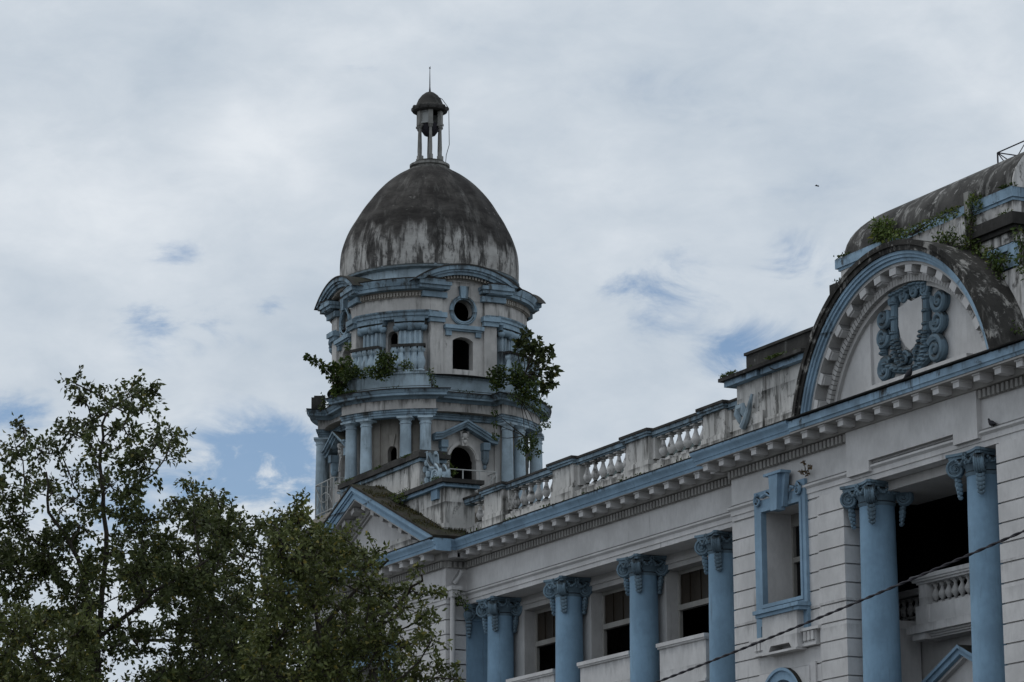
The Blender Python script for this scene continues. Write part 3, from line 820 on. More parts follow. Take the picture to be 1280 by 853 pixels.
# ---- balustrade
PT = [-88.65, -83.65, -78.76, -74.15]
PW = 0.72
cop = MB(F0); 
for c in PT:
    b_ = MB(F0)
    w2 = PW if c < -75 else 0.62
    b_.box(c - w2, c + w2, -0.45, 0.10, 18.28, 18.98)
    b_.box(c - w2 - 0.04, c + w2 + 0.04, -0.5, 0.16, 17.75, 18.26); b_.box(c - w2 - 0.02, c + w2 + 0.02, -0.47, 0.13, 18.26, 18.30)
    b_.box(c - w2 - 0.17, c + w2 + 0.17, -0.36, -0.02, 18.28, 18.96)
    part(b_, 'pedestal', M['white_parapet'])
    b_ = MB(F0)
    b_.box(c - w2 - 0.08, c + w2 + 0.08, -0.52, 0.18, 18.98, 19.05); b_.box(c - w2 - 0.13, c + w2 + 0.13, -0.57, 0.23, 19.05, 19.12)
    po = part(b_, 'pedestal_cap', M['tower_blue'])
    b_ = MB(F0); b_.box(c - w2 - 0.16, c + w2 + 0.16, -0.6, 0.26, 19.12, 19.20); b_.build('coping', M['mould'], po)
rl = MB(F0)
ends = [XA1 - 0.1] + PT + [-72.7]
for i in range(len(ends) - 1):
    a = ends[i] + (0 if i == 0 else PW - 0.1); b = ends[i + 1] - (0.5 if i + 1 < len(ends) - 1 else 0)
    rl.box(a, b, -0.34, 0.0, 18.93, 18.98); rl.box(a, b, -0.40, 0.06, 18.98, 19.10)
part(rl, 'balustrade_rail', M['tower_blue'])
rl = MB(F0)
for i in range(len(ends) - 1):
    a = ends[i] + (0 if i == 0 else PW - 0.1); b = ends[i + 1] - (0.5 if i + 1 < len(ends) - 1 else 0)
    rl.box(a, b, -0.43, 0.10, 19.10, 19.17)
part(rl, 'balustrade_coping', M['mould'])
rl = MB(F0)
for i in range(len(ends) - 1):
    a = ends[i] + (0 if i == 0 else PW - 0.1); b = ends[i + 1] - (0.5 if i + 1 < len(ends) - 1 else 0)
    rl.box(a, b, -0.42, 0.08, 17.75, 18.10)
part(rl, 'balustrade_base', M['white_parapet'])
bl = MB()
bl.box(-0.15, 0.15, -0.15, 0.15, 0.0, 0.10)
bl.lathe([(0.13, 0.10), (0.13, 0.14), (0.07, 0.18), (0.055, 0.21), (0.10, 0.28), (0.140, 0.36), (0.130, 0.43), (0.085, 0.53), (0.055, 0.64), (0.05, 0.70), (0.09, 0.72), (0.09, 0.75), (0.07, 0.76), (0.12, 0.79)], segs=16)
bl.box(-0.135, 0.135, -0.135, 0.135, 0.79, 0.84)
blme = bl.mesh('baluster', M['white_worn'])
for i in range(3):
    a, b = PT[i] + PW + 0.17, PT[i + 1] - (PW if i < 2 else 0.62) - 0.17
    k = 6; 
    for j in range(k):
        put(blme, 'baluster', BLD, (a + (b - a) * (j + 0.5) / k, Yv(-0.17), 18.10))
for x in (-89.75, -90.25, -73.15): put(blme, 'baluster', BLD, (x, Yv(-0.17), 18.10))

# ---- low pitched roof behind the balustrade
rf = MB()
rf.add([(-92, 45.2, 17.9), (-70, 45.2, 17.9), (-70, 49.5, 21.05), (-92, 49.5, 21.05), (-92, 54, 17.9), (-70, 54, 17.9)],
       [(0, 1, 2, 3), (3, 2, 5, 4), (0, 3, 4), (1, 5, 2), (0, 4, 5, 1)])
part(rf, 'sheet_roof', M['sheet'], smooth=False)

# ---- rest of the building's body (behind the facade)
bd = MB()
body = [(XA0 + 0.3, 43.2), (XA1 - 1, 43.2), (XA1 - 1, 49.3), (XR, 49.3), (XR, 62), (-108.5, 62), (-108.5, 50), (-106.5, 47.2)]
k = len(body)
bd.add([(x, y, 0) for x, y in body] + [(x, y, 17.55) for x, y in body], [tuple(range(k)), tuple(range(k, 2 * k))] + [(i, (i + 1) % k, (i + 1) % k + k, i + k) for i in range(k)])
bd.box(XR - 0.5, XR, 43.0, 49.3, 0, 17.5); 
bd.add([(XA1 - 1, 43.0, 17.56), (XR, 43.0, 17.56), (XR, 49.3, 17.56), (XA1 - 1, 49.3, 17.56)], [(0, 1, 2, 3)])
bd.add([(XA1 - 1, 43.3, 15.9), (XB + 5, 43.3, 15.9), (XB + 5, 49.3, 15.9), (XA1 - 1, 49.3, 15.9)], [(0, 1, 2, 3)])
part(bd, 'rear_wing', M['white_shade'], smooth=False)

# ================================================================== arched pavilion
w = MB(F0)
WO = (-70.95, -68.97, 13.0, 15.58)
w.plate([(XB + 0.05, 0), (-68.0, 0), (-68.0, 15.56), (XB + 0.05, 15.56)],
        [[(-70.95, 13.0), (-68.97, 13.0), (-68.97, 15.55), (-70.95, 15.55)], [(-70.85, 7.0), (-69.15, 7.0), (-69.15, 10.1)] + arcpts(-70.0, 10.1, 0.85, 0.1, PI - 0.1, 12) + [(-70.85, 10.1)]], VB - 1.25, VB - 0.05)
rustic(w, XB + 0.004, -71.30, VB, depth=0.25); rustic(w, -71.30, -68.2, VB, zb=8.9, depth=0.24, skip=[(-71.30, -68.75, 11.6, 16), (-71.1, -68.9, 8, 11.15)])
rustic(w, -68.05, -66.754, VB + 0.12, depth=0.5)
w.box(-68.0, -66.80, VB - 0.8, VB + 0.07, 0, 15.56)
FRX2 = frame((-66.75, 0), (1, 0))
w.box(Yv(VB) + 0.4, Yv(-0.35), -1.2, -0.05, 0, 15.56, FRX2); w.box(Yv(-0.35), Yv(-1.95), -3.2, -0.3, 0, 12.2, FRX2)
rustic(w, Yv(VB + 0.12) + 0.3, Yv(-0.36), 0.0, depth=0.15, fr=FRX2)
rustic(w, Yv(VB + 0.12) + 0.002, Yv(VB + 0.12) + 0.3, -0.001, depth=0.04, fr=FRX2)
# right hand pier beyond the second giant column
rustic(w, -59.83, XR, VB + 0.12, depth=0.5); w.box(-59.78, XR, VB - 1.9, VB + 0.07, 0, 15.56)
part(w, 'wall', M['white'])
# return of the wall at the colonnade end
w = MB(); FRX3 = frame((XB, 0), (-1, 0)); w.box(-Yv(WV), -Yv(VB) - 0.26, -0.6, -0.06, 0, 15.56, FRX3); rustic(w, -Yv(WV), -Yv(VB) - 0.004, 0.0, depth=0.2, fr=FRX3)
part(w, 'wall', M['white_shade'])

# recessed window with blue surround
fw = MB(F0)
o_ = (-71.36, -68.70)
fw.plate([(o_[0], 11.75), (-71.12, 11.75), (-71.12, 12.42), (-68.95, 12.42), (-68.95, 11.75), (o_[1], 11.75), (o_[1], 16.14), (-69.12, 16.14), (-69.25, 15.98), (-70.30, 15.98), (-70.45, 16.14), (o_[0], 16.14)],
         [[(-70.95, 13.0), (-68.97, 13.0), (-68.97, 15.55), (-70.95, 15.55)]], VB - 0.047, VB + 0.09)
fw.plate([(-71.05, 12.90), (-68.87, 12.90), (-68.87, 15.66), (-71.05, 15.66)], [[(-70.95, 13.0), (-68.97, 13.0), (-68.97, 15.55), (-70.95, 15.55)]], VB + 0.09, VB + 0.12)
for cx, hd in ((-71.08, 1), (-68.98, -1)):
    pts, rr = spiral((cx, 15.88), 0.17, 1.6, hand=hd, start=PI / 2 if hd > 0 else PI / 2, n=20)
    fw.tube([(a, VB + 0.15, b) for a, b in pts], [0.045 * t for t in rr], 6)
fw.tube([(-70.88, VB + 0.14, 15.96), (-70.6, VB + 0.14, 16.02), (-70.38, VB + 0.14, 15.9)], [0.05, 0.06, 0.03], 6)
fw.tube([(-69.42, VB + 0.14, 15.9), (-69.3, VB + 0.14, 16.0), (-69.14, VB + 0.14, 15.96)], [0.03, 0.06, 0.05], 6)
wo = part(fw, 'window', M['blue_trim'])
ks = MB(F0)
ks.plate([(-70.08, 15.5), (-69.56, 15.5), (-69.40, 16.40), (-70.24, 16.40)], [], VB + 0.12, VB + 0.26)
ks.plate([(-69.98, 15.42), (-69.66, 15.42), (-69.58, 16.44), (-70.06, 16.44)], [], VB + 0.12, VB + 0.40)
ks.box(-70.28, -69.36, VB + 0.1, VB + 0.43, 16.40, 16.47)
ks.build('keystone', M['blue_trim'], wo)
sl2 = MB(F0); sl2.box(-71.02, -68.66, VB + 0.0, VB + 0.42, 12.70, 12.80); sl2.box(-70.97, -68.72, VB, VB + 0.36, 12.60, 12.70)
sl2.build('sill', M['blue_trim'], wo)
inn = MB(F0); v = VB - 0.98
inn.box(-70.95, -68.97, v, v + 0.04, 13.0, 15.55); 
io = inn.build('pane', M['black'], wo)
inn = MB(F0)
inn.box(-70.95, -70.87, v + 0.04, v + 0.14, 13.0, 15.55); inn.box(-69.05, -68.97, v + 0.04, v + 0.14, 13.0, 15.55); inn.box(-70.87, -69.05, v + 0.04, v + 0.16, 14.2, 14.34)
inn.box(-70.0, -69.92, v + 0.04, v + 0.14, 13.0, 15.55); inn.box(-70.87, -69.05, v + 0.04, v + 0.14, 15.2, 15.55)
inn.build('sash', M['timber'], wo)
ap = MB(F0)
ap.plate([(-70.72, 11.62), (-70.42, 11.62), (-70.30, 11.78), (-69.35, 11.78), (-69.22, 11.62), (-68.92, 11.62), (-68.92, 12.60), (-70.72, 12.60)], [], VB - 0.1, VB + 0.30)
ap.box(-71.60, -68.02, VB - 0.02, VB + 0.20, 12.02, 12.10); ap.box(-70.7, -68.94, VB, VB + 0.34, 11.56, 11.62)
for a, b in ((-68.88, -68.25), (-71.45, -70.8)):
    ap.box(a, b, VB, VB + 0.12, 11.70, 12.02)
    for k in range(3): ap.box(a + 0.06 + 0.19 * k, a + 0.19 + 0.19 * k, VB + 0.12, VB + 0.18, 11.76, 12.00)
    ap.box(a - 0.03, b + 0.03, VB, VB + 0.16, 11.62, 11.70)
ap.build('apron', M['white'], wo)
# head of the arched window on the floor below
aw = MB(F0)
aw.plate(arcpts(-70.0, 10.06, 1.05, 0, PI, 24) + arcpts(-70.0, 10.06, 0.80, PI, 0, 24), [], VB - 0.3, VB + 0.16)
aw.plate(arcpts(-70.0, 10.06, 1.12, 0, PI, 24) + arcpts(-70.0, 10.06, 1.04, PI, 0, 24), [], VB - 0.3, VB + 0.22)
awo = part(aw, 'window', M['blue_trim'])
aw = MB(F0); aw.box(-71.2, -68.8, VB - 1.24, VB - 1.2, 6.9, 11.0); aw.build('pane', M['black'], awo)
aw = MB(F0); aw.plate([(-71.3, 8.9), (-68.72, 8.9), (-68.72, 11.12), (-71.3, 11.12)], [[(-68.9, 8.95)] + arcpts(-70.0, 10.06, 1.10, 0, PI, 24) + [(-71.1, 8.95)]], VB - 0.2, VB + 0.08)
aw.box(-68.80, -68.45, VB, VB + 0.05, 8.9, 11.2); aw.build('surround', M['white'], awo)

# tablet over the giant bay
tb = MB(F0)
tb.plate([(-66.52, 15.79), (-65.45, 15.79), (-65.45, 16.07), (-61.60, 16.07), (-61.60, 15.79), (-60.55, 15.79), (-60.55, 16.98), (-66.52, 16.98)], [], VB - 0.1, VB + 0.14)
part(tb, 'frieze_tablet', M['white'])

# loggia behind the giant columns
lg = MB(F0)
lg.box(-66.9, -59.8, -1.9, 0.0, 15.30, 15.55)                       # lintel soffit
part(lg, 'loggia_soffit', M['white_shade'])
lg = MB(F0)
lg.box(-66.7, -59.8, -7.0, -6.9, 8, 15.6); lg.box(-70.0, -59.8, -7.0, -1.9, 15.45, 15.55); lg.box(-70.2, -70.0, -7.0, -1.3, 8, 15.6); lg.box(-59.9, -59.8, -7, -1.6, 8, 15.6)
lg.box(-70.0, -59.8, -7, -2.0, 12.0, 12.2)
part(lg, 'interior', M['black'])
lg = MB(F0)
lg.plate([(-70.0, 0), (-59.8, 0), (-59.8, 12.2), (-70, 12.2)], [], -2.6, -2.0)
lg.box(-70.0, -59.8, -2.0, -1.92, 11.7, 11.9)
part(lg, 'wall', M['white_shade'])
# balcony
VBc = -1.35
bc = MB(F0)
bc.box(-66.60, -60.4, -2.0, VBc + 0.12, 11.75, 11.96)
bc.box(-66.25, -60.6, -2.0, VBc + 0.0, 11.96, 12.46); bc.box(-66.28, -65.72, -2.0, VBc + 0.04, 11.96, 12.46)
bc.box(-66.16, -65.82, VBc - 0.4, VBc, 12.46, 13.02)
bc.box(-61.3, -60.9, VBc - 0.4, VBc, 12.46, 13.02)
bc.box(-66.45, -65.85, -2.0, VBc + 0.05, 11.58, 11.75); bc.box(-62.0, -60.6, -2.0, VBc + 0.05, 11.58, 11.75)
for k in range(3): bc.box(-65.85, -62.0, -2.0, VBc - 0.02 - 0.07 * k, 11.745 - 0.05 * (k + 1), 11.748 - 0.05 * k)
bo = part(bc, 'balcony', M['white'])
bc = MB(F0)
bc.box(-66.22, -60.7, VBc - 0.36, VBc + 0.03, 13.02, 13.08); bc.box(-66.34, -60.6, VBc - 0.42, VBc + 0.09, 13.08, 13.14); bc.box(-66.40, -60.6, VBc - 0.46, VBc + 0.13, 13.14, 13.25)
bc.build('handrail', M['white'], bo)
b2 = MB(); b2.box(-0.09, 0.09, -0.09, 0.09, 0, 0.06); b2.lathe([(0.07, 0.06), (0.05, 0.10), (0.115, 0.20), (0.12, 0.26), (0.05, 0.40), (0.045, 0.44), (0.08, 0.49), (0.08, 0.52)], segs=12); b2.box(-0.09, 0.09, -0.09, 0.09, 0.52, 0.56)
b2me = b2.mesh('baluster', M['white_shade'])
for k in range(15): put(b2me, 'baluster', bo, (-65.62 + 0.30 * k, Yv(VBc - 0.18), 12.46))
# the railing set back at the side of the balcony
bc = MB(F0); bc.box(-69.4, -66.2, -2.5, -2.2, 12.2, 12.35); bc.box(-69.4, -66.2, -2.55, -2.15, 12.98, 13.16)
bo2 = part(bc, 'side_railing', M['white_shade'])
for k in range(9): put(b2me, 'baluster', bo2, (-69.0 + 0.31 * k, Yv(-2.35), 12.40))
# blue pediment under the balcony
pp = MB(F0); ax, az_ = -64.15, 11.22; hw, hh = 2.15, 1.0; vv = -1.1
def rake(mb, t0, t1, v0, v1, hw=hw, hh=hh, ax=ax, az_=az_):
    for s_ in (-1, 1):
        poly = [(ax + s_ * hw, az_ - hh - t0), (ax, az_ - t0), (ax, az_ - t1), (ax + s_ * hw, az_ - hh - t1)]
        mb.plate(poly, [], v0, v1)
rake(pp, 0.0, 0.09, -2.0, vv); rake(pp, 0.09, 0.24, -2.0, vv - 0.07)
pp.box(ax - hw, ax + hw, -2.0, vv - 0.04, az_ - hh - 0.28, az_ - hh - 0.13)
pp.box(ax - 1.2, ax + 1.4, -2.0, vv - 0.3, az_ - hh - 0.75, az_ - hh - 0.28)
ppo = part(pp, 'door_pediment', M['blue_trim'])
pp = MB(F0); pp.plate([(ax - hw + 0.3, az_ - hh - 0.1), (ax + hw - 0.3, az_ - hh - 0.1), (ax, az_ - 0.2)], [], -2.0, vv - 0.35); rake(pp, 0.24, 0.32, -2.0, vv - 0.2, hw=1.9, hh=0.88)
pp.build('tympanum', M['white'], ppo)
pp = MB(F0); pp.box(ax - 0.85, ax + 1.2, -2.0, vv - 0.27, az_ - hh - 3.0, az_ - hh - 0.5); pp.build('doorway', M['black'], ppo)

# ================================================================== big segmental arch
AX, AZ0, AR = -63.4, 16.5, 4.70
def ringpoly(r0, r1, zc=17.56, cx=AX, cz=AZ0, n=64, r0clip=None):
    def half(r): return math.asin((zc - cz) / r)
    a, b = half(r1), half(r0)
    return arcpts(cx, cz, r1, a, PI - a, n) + arcpts(cx, cz, r0, PI - b, b, n)
va = 1.10
ar = MB(F0)
ar.plate(ringpoly(4.44, 4.525), [], -0.2, va + 0.04); ar.plate(ringpoly(4.36, 4.44), [], -0.2, va); ar.plate(ringpoly(4.27, 4.36), [], -0.2, va - 0.06)
part(ar, 'arch_moulding', M['blue_arch'])
ar = MB(F0)
ar.plate(ringpoly(4.528, 4.66, zc=17.60), [], -0.25, va + 0.09); ar.plate(ringpoly(4.66, 4.80, zc=17.60), [], -0.25, va + 0.14); 
ar.plate(ringpoly(4.60, 4.70, zc=17.60), [], -0.9, -0.2)
part(ar, 'arch_extrados', M['barrel'])
ar = MB(F0)
ar.plate(ringpoly(4.19, 4.27), [], -0.2, va - 0.12)
ar.plate(ringpoly(4.00, 4.19), [], -0.2, 0.62)
ar.plate(ringpoly(3.80, 4.00), [], -0.2, 0.53); ar.plate(ringpoly(3.68, 3.80), [], -0.2, 0.60)
nD = 74
for i in range(nD):
    t = 0.32 + (PI - 0.64) * (i + 0.5) / nD
    fr = F0 @ Matrix.Translation((AX, 0, AZ0)) @ Matrix.Rotation(PI / 2 - t, 4, 'Y')
    if AZ0 + 3.9 * math.sin(t) > 17.7: ar.box(-0.055, 0.055, 0.55, 0.72, 3.80, 3.99, fr)
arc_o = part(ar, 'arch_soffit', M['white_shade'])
for i in range(15):
    t = 0.33 + (PI - 0.66) * i / 14
    mm = MB(F0); fr = F0 @ Matrix.Translation((AX, 0, AZ0)) @ Matrix.Rotation(PI / 2 - t, 4, 'Y')
    mm.box(-0.15, 0.15, 0.6, 0.97, 4.00, 4.185, fr); mm.box(-0.12, 0.12, 0.6, 0.92, 3.96, 4.0, fr)
    mm.build('modillion', M['white'], arc_o)
ty = MB(F0)
ty.plate([(AX - 3.9, 17.6)] + [(AX + 3.9, 17.6)] + arcpts(AX, AZ0, 4.1, 0.33, PI - 0.33, 40), [[(-65.2, 17.95), (-60.7, 17.95), (-60.7, 19.55)] + arcpts(AX + 0.45, 19.2, 2.2, 0.15, PI - 0.15, 16)[1:-1] + [(-65.2, 19.55)]] if False else [], -0.1, 0.42)
ty.plate([(AX - 3.85, 17.6), (-65.25, 17.6), (-65.25, 19.86), (-66.0, 19.2), (-66.9, 18.1)], [], 0.40, 0.50)
ty.plate([(-60.9, 17.6), (AX + 3.85, 17.6), (-59.95, 18.3), (-60.9, 19.60)], [], 0.40, 0.50)
part(ty, 'tympanum', M['white'])
lp = MB(F0); lp.box(-65.15, -60.6, 0.4, 0.74, 17.60, 17.92); part(lp, 'tympanum_ledge', M['white'])

# cartouche
ct = MB(F0); V = 0.42
def tb_(pts, r, v=V + 0.10):
    ct.tube([(a, v, b) for a, b in pts], r * 0.8, 8)
shield = [(-63.82, 19.78), (-63.60, 19.80), (-63.42, 19.93), (-63.22, 19.82), (-63.0, 19.84), (-62.74, 19.86), (-62.76, 19.06), (-62.89, 18.81), (-63.11, 18.64), (-63.33, 18.56), (-63.56, 18.72), (-63.76, 18.99), (-63.84, 19.3)]
spir = [(-63.03, 20.05, 0.21, 1, 0), (-62.6, 20.0, 0.18, -1, 1), (-63.55, 20.05, 0.18, -1, 0), (-64.05, 20.03, 0.18, 1, 2), (-61.93, 19.57, 0.31, 1, 2.6), (-62.02, 19.05, 0.29, 1, 3), (-62.15, 18.33, 0.36, -1, 2.5),
        (-64.5, 19.63, 0.27, -1, 0.5), (-64.54, 19.15, 0.27, -1, 0), (-64.48, 18.27, 0.31, 1, 0.6), (-63.58, 18.40, 0.19, 1, 0), (-62.98, 18.40, 0.19, -1, 3), (-62.95, 18.18, 0.20, 1, 4)]
for cx, cz, r, h, st in spir:
    pts, rr = spiral((cx, cz), r, 1.7, hand=h, start=st, n=24)
    ct.tube([(a, V + 0.12 + 0.05 * (i / 24), b) for i, (a, b) in enumerate(pts)], [0.085 * r / 0.24 * t for t in rr], 8)
    ct.ball((cx, V + 0.12, cz), r * 0.34, sy=0.9, n=8)
    ct.plate(arcpts(cx, cz, r * 0.92, 0, 2 * PI, 16)[:-1], [], V - 0.05, V + 0.07)
for pts, r in [([(-64.0, 20.08), (-64.06, 18.98)], 0.14), ([(-62.53, 19.9), (-62.59, 18.95)], 0.14), ([(-64.11, 20.15), (-63.63, 20.17), (-63.02, 20.24), (-62.45, 20.12)], 0.15),
               ([(-62.11, 19.05), (-62.14, 18.51)], 0.13), ([(-64.55, 19.08), (-64.6, 18.67)], 0.13), ([(-64.01, 18.95), (-64.02, 18.55), (-63.69, 18.18)], 0.15),
               ([(-62.60, 18.95), (-62.66, 18.42), (-62.80, 18.2)], 0.15), ([(-64.53, 18.45), (-63.99, 18.2), (-63.39, 18.07), (-62.91, 18.08), (-62.42, 18.28)], 0.15)]:
    tb_(pts, r)
    n_ = len(pts)
    for i in range(n_ - 1):
        for t in (0.15, 0.5, 0.85):
            a = pts[i][0] * (1 - t) + pts[i + 1][0] * t; b = pts[i][1] * (1 - t) + pts[i + 1][1] * t
            ct.ball((a, V + 0.14, b), r * 0.9, sx=1.0, sy=1.0, sz=0.5, n=8)
for k in range(7):
    for s_, x0 in ((1, -63.98), (-1, -62.62)):
        ct.ball((x0 + s_ * 0.05 * k + s_ * 0.12, V + 0.2, 18.92 - 0.11 * k), 0.075, sx=1.3, sz=0.7, n=6); ct.ball((x0 + s_ * 0.05 * k - s_ * 0.08, V + 0.2, 18.87 - 0.11 * k), 0.075, sx=1.3, sz=0.7, n=6)
cto = part(ct, 'cartouche', M['blue_cap'])
sh_ = MB(F0); sh_.plate(shield, [], V - 0.04, V + 0.13); sh_.build('shield', M['white'], cto)

# pedestal left of the arch, with coping and acanthus
pl = MB(F0)
pl.box(-72.55, -71.02, -0.6, 0.26, 17.7, 19.42); pl.box(-70.92, -68.3, -0.6, 0.26, 17.7, 19.42); pl.box(-71.02, -70.92, -0.6, 0.18, 17.7, 19.42)
pl.box(-72.65, -71.0, -0.5, 0.36, 17.7, 18.45); pl.box(-70.94, -68.3, -0.5, 0.34, 17.7, 18.2)
part(pl, 'arch_pedestal', M['white_parapet'])
pl = MB(F0); pl.box(-72.85, -71.05, -0.6, 0.50, 19.42, 19.58); pl.box(-70.9, -68.6, -0.6, 0.46, 19.42, 19.58); part(pl, 'pedestal_moulding', M['blue_arch'])
pl = MB(F0); pl.box(-72.98, -68.5, -0.7, 0.62, 19.58, 19.68); pl.box(-72.35, -68.3, -0.9, 0.05, 19.68, 20.28); pl.box(-72.40, -68.3, -0.95, 0.10, 20.28, 20.36); part(pl, 'pedestal_coping', M['mould'])
ac = MB(F0)
for k in range(4):
    t = k / 3.0
    ac.tube([(-72.25 + 0.14 * k, 0.30, 18.30 + 0.28 * math.sin(t * PI)), (-72.25 + 0.12 * k, 0.44, 18.55 + 0.2 * math.sin(t * PI)), (-72.2 + 0.10 * k, 0.46, 18.80)], [0.08, 0.11, 0.05], 6)
ac.tube([(-72.0, 0.40, 18.15), (-71.75, 0.46, 18.3), (-71.6, 0.44, 18.6), (-71.55, 0.36, 19.0)], [0.12, 0.10, 0.08, 0.04], 7)
part(ac, 'acanthus_scroll', M['tower_pale'])

# ---- attic block with cement mansard behind the arch
L_, R_ = -67.55, -59.40
at = MB(F0)
at.box(L_ + 0.35, R_ - 0.12, -5.0, -0.10, 17.6, 21.62)
at.box(L_ + 0.20, R_ - 0.02, -5.0, 0.0, 21.28, 21.62)
at.box(L_ + 0.30, R_ - 0.06, -5.0, -0.04, 20.60, 20.86)
part(at, 'attic_wall', M['white_worn'])
at = MB(F0); at.box(L_, R_ + 0.04, -5.1, 0.06, 21.70, 21.96); at.box(L_ + 0.1, R_, -5.1, 0.02, 21.62, 21.70)
part(at, 'attic_cornice', M['blue_arch'])
at = MB(F0); at.box(L_ - 0.15, R_ + 0.14, -5.2, 0.16, 20.98, 21.28); at.box(L_, R_ + 0.05, -5.1, 0.06, 20.86, 20.98)
part(at, 'attic_stringcourse', M['mould'])
# mansard shell
ms = MB(F0)
nt, rows = 12, []
def ring_at(t):
    ins = 1.6 * (1 - math.cos(t)); z = 21.96 + 1.3 * math.sin(t)
    l_, f_ = L_ + 0.06 + ins, 0.03 - ins
    cr_ = 0.5
    pts = [(R_, -5.0), (R_, f_)]
    for k in range(5, -1, -1):
        a = PI / 2 * k / 5.0
        pts.append((l_ + cr_ - cr_ * math.cos(a), f_ - cr_ + cr_ * math.sin(a)))
    pts.append((l_, -5.0))
    return [(x, y, z) for x, y in pts]
vs = []; m_ = 9
for i in range(nt + 1): vs += ring_at(PI / 2 * i / nt)
fs = []
for i in range(nt):
    for k in range(m_):
        q = (k + 1) % m_
        fs.append((i * m_ + k, i * m_ + q, (i + 1) * m_ + q, (i + 1) * m_ + k))
fs.append(tuple(nt * m_ + k for k in range(m_))); fs.append(tuple(range(m_)))
ms.add(vs, fs); part(ms, 'mansard_roof', M['mansard'])
# white end gable of the mansard
eg = MB(FRE := frame((R_, 0), (1, 0)))
poly = [(Yv(0.04), 21.95)] + [(Yv(0.03 - 1.6 * (1 - math.cos(PI / 2 * i / 10))), 21.96 + 1.31 * math.sin(PI / 2 * i / 10)) for i in range(11)] + [(Yv(-5.0), 23.28), (Yv(-5.0), 21.95)]
eg.plate(poly, [], 0.0, 0.05); part(eg, 'end_gable', M['white_worn'])
# blue framed panels in the attic wall, and the pier below
fp = MB(F0)
fp.plate([(-61.05, 19.95), (-59.42, 19.95), (-59.42, 20.56), (-61.05, 20.56)], [[(-60.90, 19.95 + 0.02), (-59.72, 19.97), (-59.72, 20.40), (-60.90, 20.40)]], -0.10, 0.0)
part(fp, 'attic_panel_frame', M['blue_arch'])
fp = MB(F0); fp.box(-60.85, -59.80, -0.1, -0.06, 19.99, 20.38); part(fp, 'attic_panel', M['tower_pale'])
fp = MB(F0); fp.box(-59.95, R_ + 0.35, -0.9, 0.10, 17.7, 19.85); part(fp, 'attic_pier', M['white_worn'])
# plinth box on the arch crown
px = MB(F0); px.box(-65.05, -61.22, -0.1, 0.20, 20.3, 21.66); px.box(-64.75, -61.4, 0.16, 0.22, 20.2, 21.5)
part(px, 'crown_plinth', M['white_worn'])
for (a, b, h) in ((-61.32, -61.12, 22.25), (-65.1, -64.86, 21.9)):
    px = MB(F0); px.box(a, b, -0.06, 0.14, 21.4, h); part(px, 'crown_stub', M['lantern'])

# ---- rainwater pipe on the return wall
rp = MB()
rp.tube([(XA1 + 0.24, Yv(0.32), 16.62), (XA1 + 0.24, Yv(0.60), 16.18)], 0.10, 10)
rp.box(XA1 + 0.02, XA1 + 0.40, Yv(0.74), Yv(0.36), 15.98, 16.12); rp.box(XA1 + 0.06, XA1 + 0.36, Yv(0.70), Yv(0.42), 15.75, 15.98)
rp.tube([(XA1 + 0.2, Yv(0.60), 15.8), (XA1 + 0.17, Yv(0.62), 12.0), (XA1 + 0.17, Yv(0.62), 0.2)], 0.09, 10)
part(rp, 'rainwater_pipe', M['white'])

# ================================================================== THE TOWER
TX, TY = -105.99, 48.5
TW = thing('domed_tower', 'weathered blue and white corner tower with blackened dome and open lantern', 'tower', (TX, TY, 17.5))
def tpart(mb, name, mat, parent=None, **kw): return mb.build(name, mat, parent or TW, **kw)
TH0 = R(-3.0)
BN = [TH0 + k * PI / 2 for k in range(4)]                     # bay normals
DG = [TH0 + PI / 4 + k * PI / 2 - R(1.0) * 0 for k in range(4)]
BF = [frame((TX, TY), (math.cos(a), math.sin(a))) for a in BN]
TC = Matrix.Translation((TX, TY, 0))
def pol(r, a): return (TX + r * math.cos(a), TY + r * math.sin(a))
def arc_path(r, a0, a1, n=10): return [pol(r, a0 + (a1 - a0) * i / n) for i in range(n + 1)]
def bay_pt(a, d, w): return (TX + d * math.cos(a) - w * math.sin(a), TY + d * math.sin(a) + w * math.cos(a))
def tower_path(Rd, half, bd_, bw):
    """closed plan: flat bays at distance bd_ (half width bw), curved corners of radius Rd (half angle half)"""
    p = []
    for k in range(4):
        p += [bay_pt(BN[k], bd_, -bw), bay_pt(BN[k], bd_, bw)]
        p += arc_path(Rd[k] if hasattr(Rd, '__len__') else Rd, DG[k] - half, DG[k] + half, 12)
    return p
# -- base drum and floor of the colonnade
b_ = MB(TC); b_.lathe([(4.2, 17.0), (4.2, 20.6), (4.5, 20.7), (4.62, 20.85), (4.62, 21.0), (0.1, 21.0)], segs=64)
tpart(b_, 'base_drum', M['tower_grey'])
# -- added black cylinder and floors, blocking daylight through the tower openings
b_ = MB(TC); b_.lathe([(1.7, 21.0), (1.7, 29.6)], segs=20); b_.lathe([(0.1, 25.1), (3.3, 25.1)], segs=32); b_.lathe([(0.1, 29.5), (3.3, 29.5)], segs=32)
for k in range(4):
    fr = BF[k]; b_.box(-0.06, 0.06, 1.0, 3.0, 21, 29.5, TC.inverted() @ fr) if False else None
tpart(b_, 'blackout_core', M['black'])
